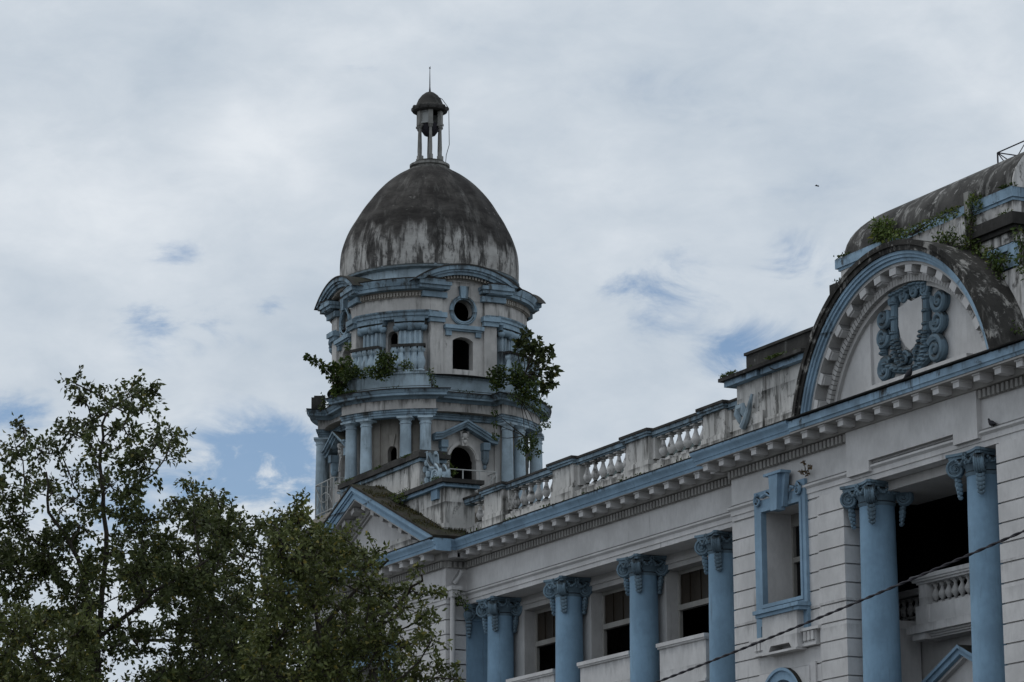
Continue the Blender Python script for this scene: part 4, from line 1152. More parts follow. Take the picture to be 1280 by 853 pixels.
# -- lower storey: inner curved walls with niches
for k in range(4):
    a = DG[k]
    w = MB()
    h = R(24)
    fr = frame((TX, TY), (math.cos(a), math.sin(a)))
    vs = []; nn = 16; rr_ = 3.5
    for (a0, a1) in ((a - h, a - R(4)), (a + R(4), a + h)):
        for i in range(8):
            p0 = pol(rr_, a0 + (a1 - a0) * i / 8); p1 = pol(rr_, a0 + (a1 - a0) * (i + 1) / 8)
            q0 = pol(rr_ - 0.3, a0 + (a1 - a0) * i / 8); q1 = pol(rr_ - 0.3, a0 + (a1 - a0) * (i + 1) / 8)
            w.add([p0 + (21.0,), p1 + (21.0,), q1 + (21.0,), q0 + (21.0,), p0 + (24.6,), p1 + (24.6,), q1 + (24.6,), q0 + (24.6,)], [(0, 1, 2, 3), (4, 5, 6, 7), (0, 1, 5, 4), (1, 2, 6, 5), (2, 3, 7, 6), (3, 0, 4, 7)])
    hw = rr_ * math.sin(R(4.2))
    w.plate([(-hw, 21.0), (hw, 21.0), (hw, 24.6), (-hw, 24.6)], [[(-0.19, 22.0), (0.19, 22.0), (0.19, 23.25)] + arcpts(0, 23.25, 0.19, 0.2, PI - 0.2, 8) + [(-0.19, 23.25)]], rr_ - 0.3, rr_ + 0.02, fr)
    w.plate([(-0.07, 23.42), (0.07, 23.42), (0.16, 23.85), (-0.16, 23.85)], [], rr_, rr_ + 0.09, fr)
    for s_ in (-1, 1): w.box(s_ * 0.62 - 0.12, s_ * 0.62 + 0.12, rr_ - 0.12, rr_ + 0.06, 21.0, 24.5, fr)
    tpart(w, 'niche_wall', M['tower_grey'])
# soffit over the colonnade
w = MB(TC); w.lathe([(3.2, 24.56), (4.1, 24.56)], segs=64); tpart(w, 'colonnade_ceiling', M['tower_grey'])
# -- lower storey bays
for k in range(4):
    fr = BF[k]; d = 3.47
    w = MB(fr)
    hole = [(-0.55, 21.2), (0.55, 21.2), (0.55, 22.95)] + arcpts(0, 22.95, 0.52, 0.1, PI - 0.1, 14) + [(-0.55, 22.95)]
    w.plate([(-1.5, 21.0), (1.5, 21.0), (1.5, 24.5), (-1.5, 24.5)], [hole], d - 0.45, d)
    for s_ in (-1, 1): w.box(s_ * 1.40 - 0.12, s_ * 1.40 + 0.12, 2.9, d - 0.2, 21.0, 24.5)
    w.box(-1.5, -1.28, d - 0.3, d + 0.10, 21.0, 24.4); w.box(1.28, 1.5, d - 0.3, d + 0.10, 21.0, 24.4)
    bo = tpart(w, 'bay_wall', M['tower_white'])
    r_ = MB(fr)
    r_.plate(arcpts(0, 22.95, 0.66, 0, PI, 18) + arcpts(0, 22.95, 0.55, PI, 0, 18), [], d - 0.1, d + 0.05)
    r_.build('door_surround', M['tower_white'], bo)
    # gabled hood
    hd = MB(fr)
    for s_ in (-1, 1):
        for (t0, t1, v1) in ((0.0, 0.07, 4.02), (0.07, 0.15, 3.95), (0.15, 0.25, 3.86)):
            poly = [(s_ * 1.30, 23.78 - t0), (s_ * 1.02, 23.82 - t0), (0, 24.32 - t0), (0, 24.32 - t1), (s_ * 1.02, 23.82 - t1), (s_ * 1.30, 23.78 - t1)]
            hd.plate(poly if s_ < 0 else poly[::-1], [], d - 0.05, v1)
    hd.build('door_hood', M['tower_blue'], bo)
    for s_ in (-1, 1):
        cn = MB(fr); u = s_ * 0.86
        cn.box(u - 0.14, u + 0.14, d - 0.05, d + 0.34, 23.30, 23.57); cn.box(u - 0.11, u + 0.11, d - 0.05, d + 0.26, 22.95, 23.30)
        cn.ball((u, d + 0.14, 22.93), 0.14, sz=1.2, n=10); cn.ball((u, d + 0.10, 22.72), 0.09, sz=1.2, n=8)
        cn.build('hood_console', M['tower_blue'], bo)
    ky = MB(fr); ky.plate([(-0.10, 23.42), (0.10, 23.42), (0.19, 23.95), (-0.19, 23.95)], [], d, d + 0.2)
    ky.ball((0, d + 0.2, 23.80), 0.13, sz=1.2, n=10); ky.ball((0.0, d + 0.22, 23.58), 0.09, sz=1.2, n=8); ky.ball((-0.09, d + 0.2, 23.68), 0.07, n=8); ky.ball((0.09, d + 0.2, 23.68), 0.07, n=8)
    ky.build('keystone', M['tower_white'], bo)
    # balcony slab and iron railing
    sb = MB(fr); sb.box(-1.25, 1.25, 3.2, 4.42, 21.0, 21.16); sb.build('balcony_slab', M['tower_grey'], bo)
    ra = MB(fr)
    z0, z1, vr_ = 21.25, 22.42, 4.30; hwid = 1.02
    for uu in (-hwid, -hwid / 3, hwid / 3, hwid): ra.box(uu - 0.02, uu + 0.02, vr_ - 0.02, vr_ + 0.02, 21.16, z1)
    for zz in (z0 + 0.05, z1): ra.tube([(-hwid, vr_, zz), (hwid, vr_, zz)], 0.024, 6)
    for s_ in (-1, 1):
        ra.tube([(s_ * hwid, vr_, z1), (s_ * hwid, 3.5, z1)], 0.024, 6); ra.tube([(s_ * hwid, vr_, z0 + 0.05), (s_ * hwid, 3.5, z0 + 0.05)], 0.02, 6)
        ra.box(s_ * hwid - 0.02, s_ * hwid + 0.02, 3.86, 3.90, 21.16, z1)
        ra.tube([(s_ * hwid, vr_, z1 - 0.1), (s_ * hwid, 3.55, z0 + 0.1)], 0.016, 5)
    ra.tube([(-hwid, vr_, z1 - 0.08), (-0.1, vr_, z0 + 0.1)], 0.018, 5); ra.tube([(hwid, vr_, z1 - 0.08), (0.1, vr_, z0 + 0.1)], 0.018, 5)
    ra.tube([(a, vr_, b) for a, b in arcpts(0.0, z0 - 0.2, 0.95, 0.55, PI - 0.55, 14)], 0.016, 5)
    ra.tube([(a, vr_, b) for a, b in arcpts(0.0, z1 + 0.2, 0.95, PI + 0.55, 2 * PI - 0.55, 14)], 0.016, 5)
    ra.build('railing', M['rail'], bo)
# -- colonnade columns
cm_ = MB(); cm_.box(-0.28, 0.28, -0.28, 0.28, 0.0, 0.12)
cm_.lathe([(0.28, 0.12), (0.28, 0.20), (0.235, 0.26), (0.235, 1.2), (0.205, 3.02), (0.205, 3.06), (0.235, 3.08), (0.235, 3.12), (0.205, 3.13), (0.205, 3.18), (0.28, 3.26)], segs=24)
cm_.box(-0.29, 0.29, -0.29, 0.29, 3.26, 3.33)
cme = cm_.mesh('column', M['tower_pale'])
for k in range(4):
    for da in (-21.5, -11.2, 11.2, 21.5):
        a = DG[k] + R(da); p = pol(4.2, a)
        o = put(cme, 'column', TW, (p[0], p[1], 21.0), a)
# -- lower entablature
LP = tower_path(4.32, R(26.5), 3.60, 1.30)
e_ = MB(); e_.sweep([(-0.35, 24.34), (0.0, 24.34), (0.0, 24.42), (0.03, 24.43), (0.03, 24.50), (0.06, 24.51), (0.06, 24.57), (0.10, 24.60), (-0.35, 24.60)], LP, closed=True)
tpart(e_, 'architrave', M['tower_blue'])
e_ = MB(); e_.sweep([(-0.35, 24.60), (0.02, 24.60), (0.02, 24.96), (-0.35, 24.96)], LP, closed=True); tpart(e_, 'frieze', M['tower_white'])
e_ = MB(); e_.sweep([(-0.5, 24.96), (0.05, 24.96), (0.10, 25.02), (0.12, 25.04), (0.34, 25.06), (0.34, 25.14), (0.37, 25.15), (0.40, 25.20), (0.45, 25.25), (-0.5, 25.25)], LP, closed=True)
tpart(e_, 'cornice', M['tower_blue'])
e_ = MB(); e_.sweep([(-0.9, 25.252), (0.46, 25.252), (0.47, 25.29), (-0.9, 25.36)], LP, closed=True); tpart(e_, 'cornice_top', M['mould'])
# -- plinth ring / balcony parapet walls
P2 = tower_path((4.30, 4.30, 3.75, 4.30), R(23.5), 3.56, 1.42)
e_ = MB(); e_.sweep([(-0.35, 25.3), (0.06, 25.3), (0.06, 25.42), (0.0, 25.46), (0.0, 25.88), (0.04, 25.90), (0.04, 25.97), (-0.35, 25.97)], P2, closed=True)
tpart(e_, 'plinth', M['tower_pale'])
w = MB(TC); w.lathe([(2.8, 25.95), (4.0, 25.95)], segs=64); tpart(w, 'terrace', M['mould'])
# -- chunky balusters on the curved parapets
bb = MB(); bb.lathe([(0.15, 0.0), (0.15, 0.08), (0.11, 0.14), (0.17, 0.3), (0.18, 0.42), (0.12, 0.62), (0.11, 0.72), (0.17, 0.80), (0.17, 0.86)], segs=14)
bb.box(-0.13, 0.13, -0.10, 0.10, 0.86, 1.0)
bbm = bb.mesh('baluster', M['tower_pale'])
p_ = pol(4.35, R(-113.6)); st_ = MB(Matrix.Translation((p_[0], p_[1], 0)) @ Matrix.Rotation(R(-113.6), 4, 'Z')); st_.box(-0.3, 0.25, -0.24, 0.24, 25.28, 25.80); st_.box(-0.25, 0.15, -0.18, 0.16, 25.80, 25.88)
tpart(st_, 'broken_pier', M['mould'])
for k in (0, 1, 3):
    for da in (-19, -15.5, -12, -8.5, -5, 5, 8.5, 12, 15.5, 19):
        a = DG[k] + R(da); p = pol(4.16, a); put(bbm, 'baluster', TW, (p[0], p[1], 25.97), a)
    for (a0, a1) in ((-21.5, -3.4), (3.4, 21.5)):
        e_ = MB(); pth = arc_path(4.16, DG[k] + R(a0), DG[k] + R(a1), 8)
        e_.sweep([(-0.16, 26.90), (0.16, 26.90), (0.17, 27.0), (-0.17, 27.0)], pth); tpart(e_, 'parapet_rail', M['mould'])
# -- upper storey: curved walls between the bays
for k in range(4):
    a = DG[k]; fr = frame((TX, TY), (math.cos(a), math.sin(a)))
    w = MB()
    rr_ = 3.5
    for (a0, a1) in ((a - R(24), a - R(4)), (a + R(4), a + R(24))):
        for i in range(8):
            t0 = a0 + (a1 - a0) * i / 8; t1 = a0 + (a1 - a0) * (i + 1) / 8
            p0, p1, q0, q1 = pol(rr_, t0), pol(rr_, t1), pol(rr_ - 0.3, t0), pol(rr_ - 0.3, t1)
            w.add([p0 + (25.3,), p1 + (25.3,), q1 + (25.3,), q0 + (25.3,), p0 + (29.5,), p1 + (29.5,), q1 + (29.5,), q0 + (29.5,)], [(0, 1, 2, 3), (4, 5, 6, 7), (0, 1, 5, 4), (1, 2, 6, 5), (2, 3, 7, 6), (3, 0, 4, 7)])
    hw = rr_ * math.sin(R(4.2))
    w.plate([(-hw, 25.3), (hw, 25.3), (hw, 29.5), (-hw, 29.5)], [[(-0.21, 26.5), (0.21, 26.5), (0.21, 27.45)] + arcpts(0, 27.45, 0.21, 0.2, PI - 0.2, 8) + [(-0.21, 27.45)]], rr_ - 0.3, rr_ + 0.02, fr)
    tpart(w, 'upper_wall', M['tower_white'])
    for s_ in (-1, 1):
        c = a + s_ * R(12.2)
        pw = MB(TC)
        pw.lathe([(3.4, 25.9), (3.72, 25.9), (3.72, 27.62), (3.4, 27.62)], segs=6, a0=c - R(7.2), a1=c + R(7.2), closed_prof=True)
        for j in range(5):
            t = c + R(-6.0 + 3.0 * j); pw.tube([(3.74 * math.cos(t), 3.74 * math.sin(t), 26.0), (3.74 * math.cos(t), 3.74 * math.sin(t), 27.6)], 0.06, 6)
        po = tpart(pw, 'twin_pilaster', M['tower_pale'])
        cp = MB(TC)
        cp.tube([(3.80 * math.cos(c + R(t)), 3.80 * math.sin(c + R(t)), 27.78) for t in (-8.5, -5, -1.5, 2, 5.5, 8.5)], 0.17, 10)
        cp.lathe([(3.4, 27.9), (3.98, 27.9), (3.98, 28.02), (3.4, 28.02)], segs=6, a0=c - R(8.6), a1=c + R(8.6), closed_prof=True)
        for t in (-8.0, 0, 8.0): cp.ball((3.82 * math.cos(c + R(t)), 3.82 * math.sin(c + R(t)), 27.70), 0.15, n=8)
        cp.build('capital', M['tower_blue'], po)
# -- upper entablature (architrave, frieze, dentils) round corners; interrupted over the bays
for k in range(4):
    a = DG[k]; h = R(22.6)
    pth = [bay_pt(BN[k], 3.52, 0.92), bay_pt(BN[k], 3.56, 1.40)] + arc_path(3.86, a - h, a + h, 12) + [bay_pt(BN[(k + 1) % 4], 3.56, -1.40), bay_pt(BN[(k + 1) % 4], 3.52, -0.92)]
    e_ = MB(); e_.sweep([(-0.4, 28.02), (0.0, 28.02), (0.0, 28.12), (0.04, 28.13), (0.04, 28.22), (0.09, 28.28), (0.09, 28.32), (-0.4, 28.36)], pth); tpart(e_, 'architrave', M['tower_blue'])
    e_ = MB(); e_.sweep([(-0.4, 28.34), (-0.02, 28.34), (-0.02, 28.80), (-0.4, 28.80)], pth); tpart(e_, 'frieze', M['tower_white'])
    e_ = MB(); e_.sweep([(-0.4, 28.80), (0.03, 28.80), (0.03, 28.98), (0.12, 29.02), (-0.4, 29.02)], pth)
    for i in range(25):
        t = a - h + 2 * h * (i + 0.5) / 25; fr = frame((TX, TY), (math.cos(t), math.sin(t))); e_.box(-0.035, 0.035, 3.88, 3.97, 28.83, 28.97, fr)
    for kk, s0 in ((k, 1), ((k + 1) % 4, -1)):
        for i in range(4):
            u = s0 * (0.98 + 0.12 * i); e_.box(u - 0.03, u + 0.03, 3.56, 3.68, 28.83, 28.97, BF[kk])
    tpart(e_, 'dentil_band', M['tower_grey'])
    e_ = MB(); e_.sweep([(-0.5, 29.02), (0.14, 29.02), (0.30, 29.05), (0.30, 29.16), (0.34, 29.18), (0.35, 29.24), (0.42, 29.34), (0.42, 29.40), (-0.5, 29.42)], pth); tpart(e_, 'cornice', M['tower_blue'])
    e_ = MB(); e_.sweep([(-0.9, 29.42), (0.0, 29.425), (0.43, 29.405), (0.44, 29.44), (-0.9, 29.56)], pth); tpart(e_, 'cornice_top', M['mould'])
# -- upper bays: oculus, window, arched pediment
for k in range(4):
    fr = BF[k]; d = 3.47
    RA = 3.73; CZ = 30.0 - RA
    def arc(r, zc, n=24):
        h = math.acos(min(1, (zc - CZ) / r)); return arcpts(0, CZ, r, PI / 2 - h, PI / 2 + h, n)
    w = MB(fr)
    win = [(-0.42, 26.25), (0.42, 26.25), (0.42, 27.30)] + arcpts(0, 26.78, 0.67, 0.9, PI - 0.9, 8) + [(-0.42, 27.30)]
    ocu = arcpts(0, 28.42, 0.40, 0, 2 * PI, 28)[:-1]
    top = arc(RA - 0.30, 29.1)
    w.plate([(-1.38, 25.3), (1.38, 25.3), (1.38, 29.1)] + top[1:-1] + [(-1.38, 29.1)], [win, ocu], d - 0.4, d)
    for s_ in (-1, 1): w.box(s_ * 1.28 - 0.10, s_ * 1.28 + 0.10, 2.9, d - 0.3, 25.3, 29.4)
    bo = tpart(w, 'bay_wall', M['tower_white'])
    for s_ in (-1, 1):
        pw = MB(fr); pw.box(s_ * 1.11 - 0.26, s_ * 1.11 + 0.26, d - 0.1, d + 0.10, 25.97, 27.90); pw.box(s_ * 1.11 - 0.24, s_ * 1.11 + 0.24, d - 0.1, d + 0.08, 28.2, 28.8)
        po = pw.build('pilaster', M['tower_white'], bo)
        pw = MB(fr); pw.box(s_ * 1.11 - 0.31, s_ * 1.11 + 0.31, d - 0.1, d + 0.22, 27.90, 28.06); pw.box(s_ * 1.11 - 0.36, s_ * 1.11 + 0.36, d - 0.1, d + 0.30, 28.06, 28.24)
        pw.build('pilaster_cap', M['tower_blue'], bo)
        pw = MB(fr)
        pw.box(s_ * 1.30 - 0.62, s_ * 1.30 + 0.62, d - 0.1, d + 0.42, 29.08, 29.20); pw.box(s_ * 1.30 - 0.66, s_ * 1.30 + 0.66, d - 0.1, d + 0.50, 29.20, 29.33); pw.box(s_ * 1.22 - 0.50, s_ * 1.22 + 0.50, d - 0.1, d + 0.22, 28.80, 29.0)
        pw.build('springer', M['tower_blue'], bo)
    rg = MB(fr)
    rg.plate(arcpts(0, 28.42, 0.56, 0, 2 * PI, 32)[:-1], [arcpts(0, 28.42, 0.40, 0, 2 * PI, 28)[:-1]], d - 0.1, d + 0.09)
    rg.tube([(x, d + 0.09, z) for x, z in arcpts(0, 28.42, 0.50, 0, 2 * PI, 32)], 0.04, 6)
    rg.plate([(-0.13, 28.85), (0.13, 28.85), (0.19, 29.3), (-0.19, 29.3)], [], d, d + 0.2)
    rg.build('oculus', M['tower_blue'], bo)
    lg_ = MB(fr); lg_.box(-0.80, 0.80, d - 0.02, d + 0.24, 27.70, 27.84); lg_.box(-0.74, 0.74, d - 0.02, d + 0.16, 27.64, 27.70)
    lg_.box(-0.72, -0.50, d - 0.02, d + 0.12, 27.46, 27.64); lg_.box(0.50, 0.72, d - 0.02, d + 0.12, 27.46, 27.64)
    lg_.build('window_hood', M['tower_blue'], bo)
    ap = MB(fr); va0 = d - 0.9
    def band(mb, r0, r1, zc, v0, v1):
        h1 = math.acos(min(1, (zc - CZ) / r1)); h0 = math.acos(min(1, (zc - CZ) / r0))
        mb.plate(arcpts(0, CZ, r1, PI / 2 - h1, PI / 2 + h1, 28) + arcpts(0, CZ, r0, PI / 2 + h0, PI / 2 - h0, 28), [], v0, v1)
    band(ap, RA - 0.14, RA, 29.34, va0, d + 0.53); band(ap, RA - 0.22, RA - 0.14, 29.34, va0, d + 0.46); band(ap, RA - 0.33, RA - 0.22, 29.33, va0, d + 0.38)
    ao_ = ap.build('arched_pediment', M['tower_blue'], bo)
    ap = MB(fr); band(ap, RA - 0.42, RA - 0.33, 29.33, d - 0.2, d + 0.16)
    for i in range(22):
        t = PI / 2 - 0.42 + 0.84 * (i + 0.5) / 22; f2 = fr @ Matrix.Translation((0, 0, CZ)) @ Matrix.Rotation(PI / 2 - t, 4, 'Y')
        ap.box(-0.035, 0.035, d + 0.1, d + 0.27, RA - 0.43, RA - 0.335, f2)
    ap.build('dentils', M['tower_grey'], ao_)
    ap = MB(fr); band(ap, RA + 0.002, RA + 0.05, 29.30, va0, d + 0.56); ap.build('arch_top', M['mould'], ao_)
# -- drum and dome
e_ = MB(TC); e_.lathe([(3.30, 29.4), (3.30, 29.98), (3.36, 30.0), (3.52, 30.03), (3.56, 30.08), (3.52, 30.14), (3.40, 30.16)], segs=72); tpart(e_, 'drum', M['tower_pale'])
dm = MB()
prof = [(3.42, 0.0), (3.52, 0.02), (3.54, 0.33), (3.53, 0.85), (3.45, 1.34), (3.20, 1.98), (2.86, 2.52), (2.57, 2.95), (2.22, 3.36), (1.80, 3.76), (1.34, 4.10), (0.95, 4.32), (0.70, 4.44)]
# smooth the profile
def cat(p, n=4):
    out = []
    for i in range(len(p) - 1):
        a, b, c, d_ = p[max(i - 1, 0)], p[i], p[i + 1], p[min(i + 2, len(p) - 1)]
        for j in range(n):
            t = j / n
            out.append(tuple(0.5 * ((2 * b[k]) + (-a[k] + c[k]) * t + (2 * a[k] - 5 * b[k] + 4 * c[k] - d_[k]) * t * t + (-a[k] + 3 * b[k] - 3 * c[k] + d_[k]) * t ** 3) for k in (0, 1)))
    return out + [p[-1]]
segs = 96
pr = [prof[0]] + cat(prof[1:])
vs = []; fs = []; m_ = len(pr)
for i in range(segs):
    a = 2 * PI * i / segs; fac = 1 - 0.020 * abs(math.sin(a * 8)) ** 0.8 
    for r_, z in pr: vs.append((r_ * fac * math.cos(a), r_ * fac * math.sin(a), z))
for i in range(segs):
    j = (i + 1) % segs
    for k in range(m_ - 1): fs.append((i * m_ + k, j * m_ + k, j * m_ + k + 1, i * m_ + k + 1))
dm.add(vs, fs); me = dm.mesh('dome', M['dome'])
do = link('dome', me, TW); do.location = (TX, TY, 30.12); do.matrix_parent_inverse = Matrix.Translation(-Vector((TX, TY, 17.5)))
# -- lantern
ln = MB(TC)
ln.lathe([(0.95, 34.36), (0.92, 34.46), (0.74, 34.50), (0.72, 34.58), (0.80, 34.62), (0.80, 34.70), (0.66, 34.74), (0.60, 34.82), (0.05, 34.86)], segs=32)
lo = tpart(ln, 'lantern', M['lantern'])
for k in range(6):
    a = R(-21) + k * PI / 3; x, y = 0.47 * math.cos(a), 0.46 * math.sin(a)
    p = MB(Matrix.Translation((TX + x, TY + y, 0)) @ Matrix.Rotation(a, 4, 'Z'))
    p.box(-0.10, 0.10, -0.09, 0.09, 34.84, 35.0)
    p.lathe([(0.07, 35.0), (0.075, 35.3), (0.055, 36.0), (0.05, 36.05), (0.09, 36.10), (0.10, 36.18)], segs=10)
    p.box(-0.11, 0.11, -0.10, 0.10, 36.16, 36.24); p.box(-0.07, 0.08, -0.09, 0.09, 36.24, 36.75)
    p.build('post', M['lantern'], lo)
for k in (5, 4, 2, 3):
    a = R(-21) + (k + 0.5) * PI / 3
    f2 = frame((TX, TY), (math.cos(a), math.sin(a)))
    p = MB(f2); p.box(-0.20, 0.20, 0.36, 0.41, 36.26, 36.72); p.plate([(-0.20, 36.24), (0.20, 36.24), (0.20, 36.74), (-0.20, 36.74)], [[(-0.15, 36.30), (0.15, 36.30), (0.15, 36.68), (-0.15, 36.68)]], 0.40, 0.46)
    p.build('panel', M['rail'], lo)
p = MB(TC); p.lathe([(0.02, 35.78), (0.22, 35.86), (0.36, 36.05), (0.40, 36.24), (0.30, 36.3)], segs=20); p.build('bell', M['iron'], lo)
p = MB(TC); p.lathe([(0.45, 36.72), (0.62, 36.72), (0.70, 36.76), (0.72, 36.82), (0.70, 36.90), (0.62, 36.94), (0.56, 37.0), (0.46, 37.22), (0.33, 37.38), (0.18, 37.49), (0.03, 37.55)], segs=28)
for k in range(12):
    a = k * PI / 6; p.ball((0.66 * math.cos(a), 0.66 * math.sin(a), 36.86), 0.10, n=8)
p.build('lantern_cap', M['mould'], lo)
p = MB(TC); p.tube([(0, 0, 37.5), (0, 0, 37.72), (0, 0, 38.42)], [0.05, 0.025, 0.012], 6); p.ball((0, 0, 38.46), 0.035, n=6)
p.tube([(-0.06, 0, 38.52), (0, 0, 38.44), (0.06, 0, 38.52)], 0.008, 4); p.build('lightning_rod', M['iron'], lo)
wv = Vector((0.44, 0.9, 0)).normalized()
p = MB(TC); p.tube([tuple(wv * r_ + Vector((0, 0, z))) for r_, z in ((0.05, 37.5), (0.5, 37.25), (0.76, 36.9), (0.77, 36.2), (0.78, 35.5), (0.66, 35.1), (0.62, 34.6), (0.95, 34.3))], 0.014, 5)
p.build('earth_wire', M['iron'], lo)

# heights of the tower parts, stretched slightly with height
def zmap(z):
    q = z - 24.5
    return z + 0.055 * q + 0.0011 * q * abs(q) * (1 if q > 0 else 0)
seen = set()
def remap(o):
    for ch in list(o.children):
        if ch.type == 'MESH':
            z0 = ch.location.z if ch.location.z > 5 else 0.0
            if ch.data.name not in seen:
                seen.add(ch.data.name)
                for v in ch.data.vertices: v.co.z = zmap(z0 + v.co.z) - (zmap(z0) if z0 else 0.0)
            if z0: ch.location.z = zmap(z0)
        remap(ch)
remap(TW)

# ================================================================== small roof frame
RFr = thing('metal_frame', 'thin black cross-braced metal frame standing on the mansard roof at the right', 'frame', (-61.4, Yv(-1.6), 23.2))
X0, Y0, z0, z1 = -62.08, Yv(-1.5), 23.15, 23.72
def rod(a, b, name, r_=0.018):
    m_ = MB(); m_.tube([a, b], r_, 6); m_.build(name, M['iron'], RFr)
X1, Y1 = X0 + 2.6, Y0 + 1.2
for x, y in ((X0, Y0), (X1, Y0), (X0, Y1), (X1, Y1)): rod((x, y, z0), (x, y, z1), 'post', 0.022)
rod((X0, Y0, z1), (X1, Y0, z1), 'rail'); rod((X0, Y1, z1), (X1, Y1, z1), 'rail'); rod((X0, Y0, z1), (X0, Y1, z1), 'rail'); rod((X1, Y0, z1), (X1, Y1, z1), 'rail')
rod((X0, Y0, z1), (X0 + 0.5, Y0, z0), 'brace', 0.014); rod((X0 + 0.5, Y0, z0), (X0 + 1.3, Y0, z1), 'brace', 0.014); rod((X0 + 1.3, Y0, z1), (X1, Y0, z0), 'brace', 0.014)
rod((X0, Y0, z1), (X0, Y1, z0), 'brace', 0.014)

# ================================================================== power cable
pc = MB()
ctrl = [(-32.65, 18.0, 5.80), (-31.07, 18.0, 5.94), (-27.94, 18.0, 6.21), (-25.85, 18.0, 6.45), (-24.93, 18.0, 6.53)]
def cab(x):
    t = (x + 32.65) / 7.72
    return 5.80 + 0.62 * t + 0.11 * t * t
for ph in (0, PI):
    pts = []
    x = -60.0
    while x < -8.0:
        a = x * 2 * PI / 0.42 + ph
        pts.append((x, 18.0 + 0.008 * math.cos(a), cab(x) + 0.008 * math.sin(a))); x += 0.05
    pc.tube(pts, 0.0095, 5)
tag(pc.build('power_cable', M['iron'], normals=False), 'black twisted power cable hanging diagonally in front of the right part of the facade', 'cable')

# ================================================================== birds
def pigeon(loc, heading, label, scale=1.0, lean=0.0):
    me = bpy.data.meshes.new('pigeon')
    b = bmesh.new()
    # body of stacked rings along the axis (x forward)
    secs = [(-0.20, 0.012, 0.035, 0.005), (-0.13, 0.022, 0.040, 0.010), (-0.07, 0.040, 0.050, 0.040), (0.0, 0.060, 0.060, 0.062), (0.06, 0.075, 0.055, 0.060), (0.10, 0.10, 0.038, 0.042), (0.115, 0.135, 0.026, 0.028), (0.125, 0.165, 0.026, 0.026), (0.145, 0.175, 0.018, 0.018), (0.165, 0.170, 0.006, 0.006), (0.19, 0.163, 0.002, 0.002)]
    rings = []
    for x, z, w, h in secs:
        rings.append([b.verts.new((x, w * math.cos(2 * PI * k / 10), z + h * math.sin(2 * PI * k / 10))) for k in range(10)])
    for r0, r1 in zip(rings, rings[1:]):
        for k in range(10): b.faces.new((r0[k], r0[(k + 1) % 10], r1[(k + 1) % 10], r1[k]))
    b.faces.new(rings[0][::-1]); b.faces.new(rings[-1])
    for s_ in (-1, 1):
        l0 = [b.verts.new((0.0 + dx, s_ * 0.022 + dy, z)) for z in (0.03, -0.035) for dx, dy in ((0.006, 0), (0, 0.006), (-0.006, 0), (0, -0.006))]
        for k in range(4): b.faces.new((l0[k], l0[(k + 1) % 4], l0[4 + (k + 1) % 4], l0[4 + k]))
    bmesh.ops.recalc_face_normals(b, faces=b.faces); b.to_mesh(me); b.free(); me.shade_smooth(); me.materials.append(M['bird'])
    o = bpy.data.objects.new('pigeon', me); COL.objects.link(o)
    o.location = loc; o.rotation_euler = (0, lean, heading); o.scale = (scale,) * 3
    tag(o, label, 'bird', 'pigeons on the ledges')
    wg = MB()
    for s_ in (-1, 1):
        wg.ball((-0.04, s_ * 0.050, 0.062), 0.10, sx=1.15, sy=0.16, sz=0.42, n=8)
    wg.build('wing', M['bird_wing'], o)
    return o
M['bird'] = paint('dark_feather', (0.035, 0.035, 0.042), streak=0, patch=0, ledge=0, seed=50)
M['bird_wing'] = paint('wing_feather', (0.025, 0.026, 0.03), streak=0, patch=0, ledge=0, seed=51)
pigeon((-62.55, Yv(1.12), 17.665), R(60), 'dark pigeon perched on the ledge under the shield cartouche', 1.25, -0.5)
pigeon((-59.97, Yv(0.50), 15.99), R(175), 'dark pigeon sitting on the moulding above the right giant column', 1.15, 0.0)
bs = MB(); c = spot(1023, 233, 70)
bs.ball((c.x, c.y, c.z), 0.013, sx=1.6, n=8)
for s_ in (-1, 1):
    bs.add([(c.x + 0.02, c.y, c.z + 0.005), (c.x - 0.02, c.y, c.z + 0.005), (c.x - 0.04, c.y + s_ * 0.028, c.z + 0.03), (c.x - 0.09, c.y + s_ * 0.042, c.z + 0.03),
            (c.x + 0.02, c.y, c.z - 0.005), (c.x - 0.02, c.y, c.z - 0.005), (c.x - 0.04, c.y + s_ * 0.028, c.z + 0.05), (c.x - 0.09, c.y + s_ * 0.042, c.z + 0.025)],
           [(0, 1, 3, 2), (4, 6, 7, 5), (0, 2, 6, 4), (2, 3, 7, 6), (3, 1, 5, 7)])
tag(bs.build('swallow', M['bird'], normals=False), 'tiny dark bird flying in the open sky between tower and arch', 'bird')

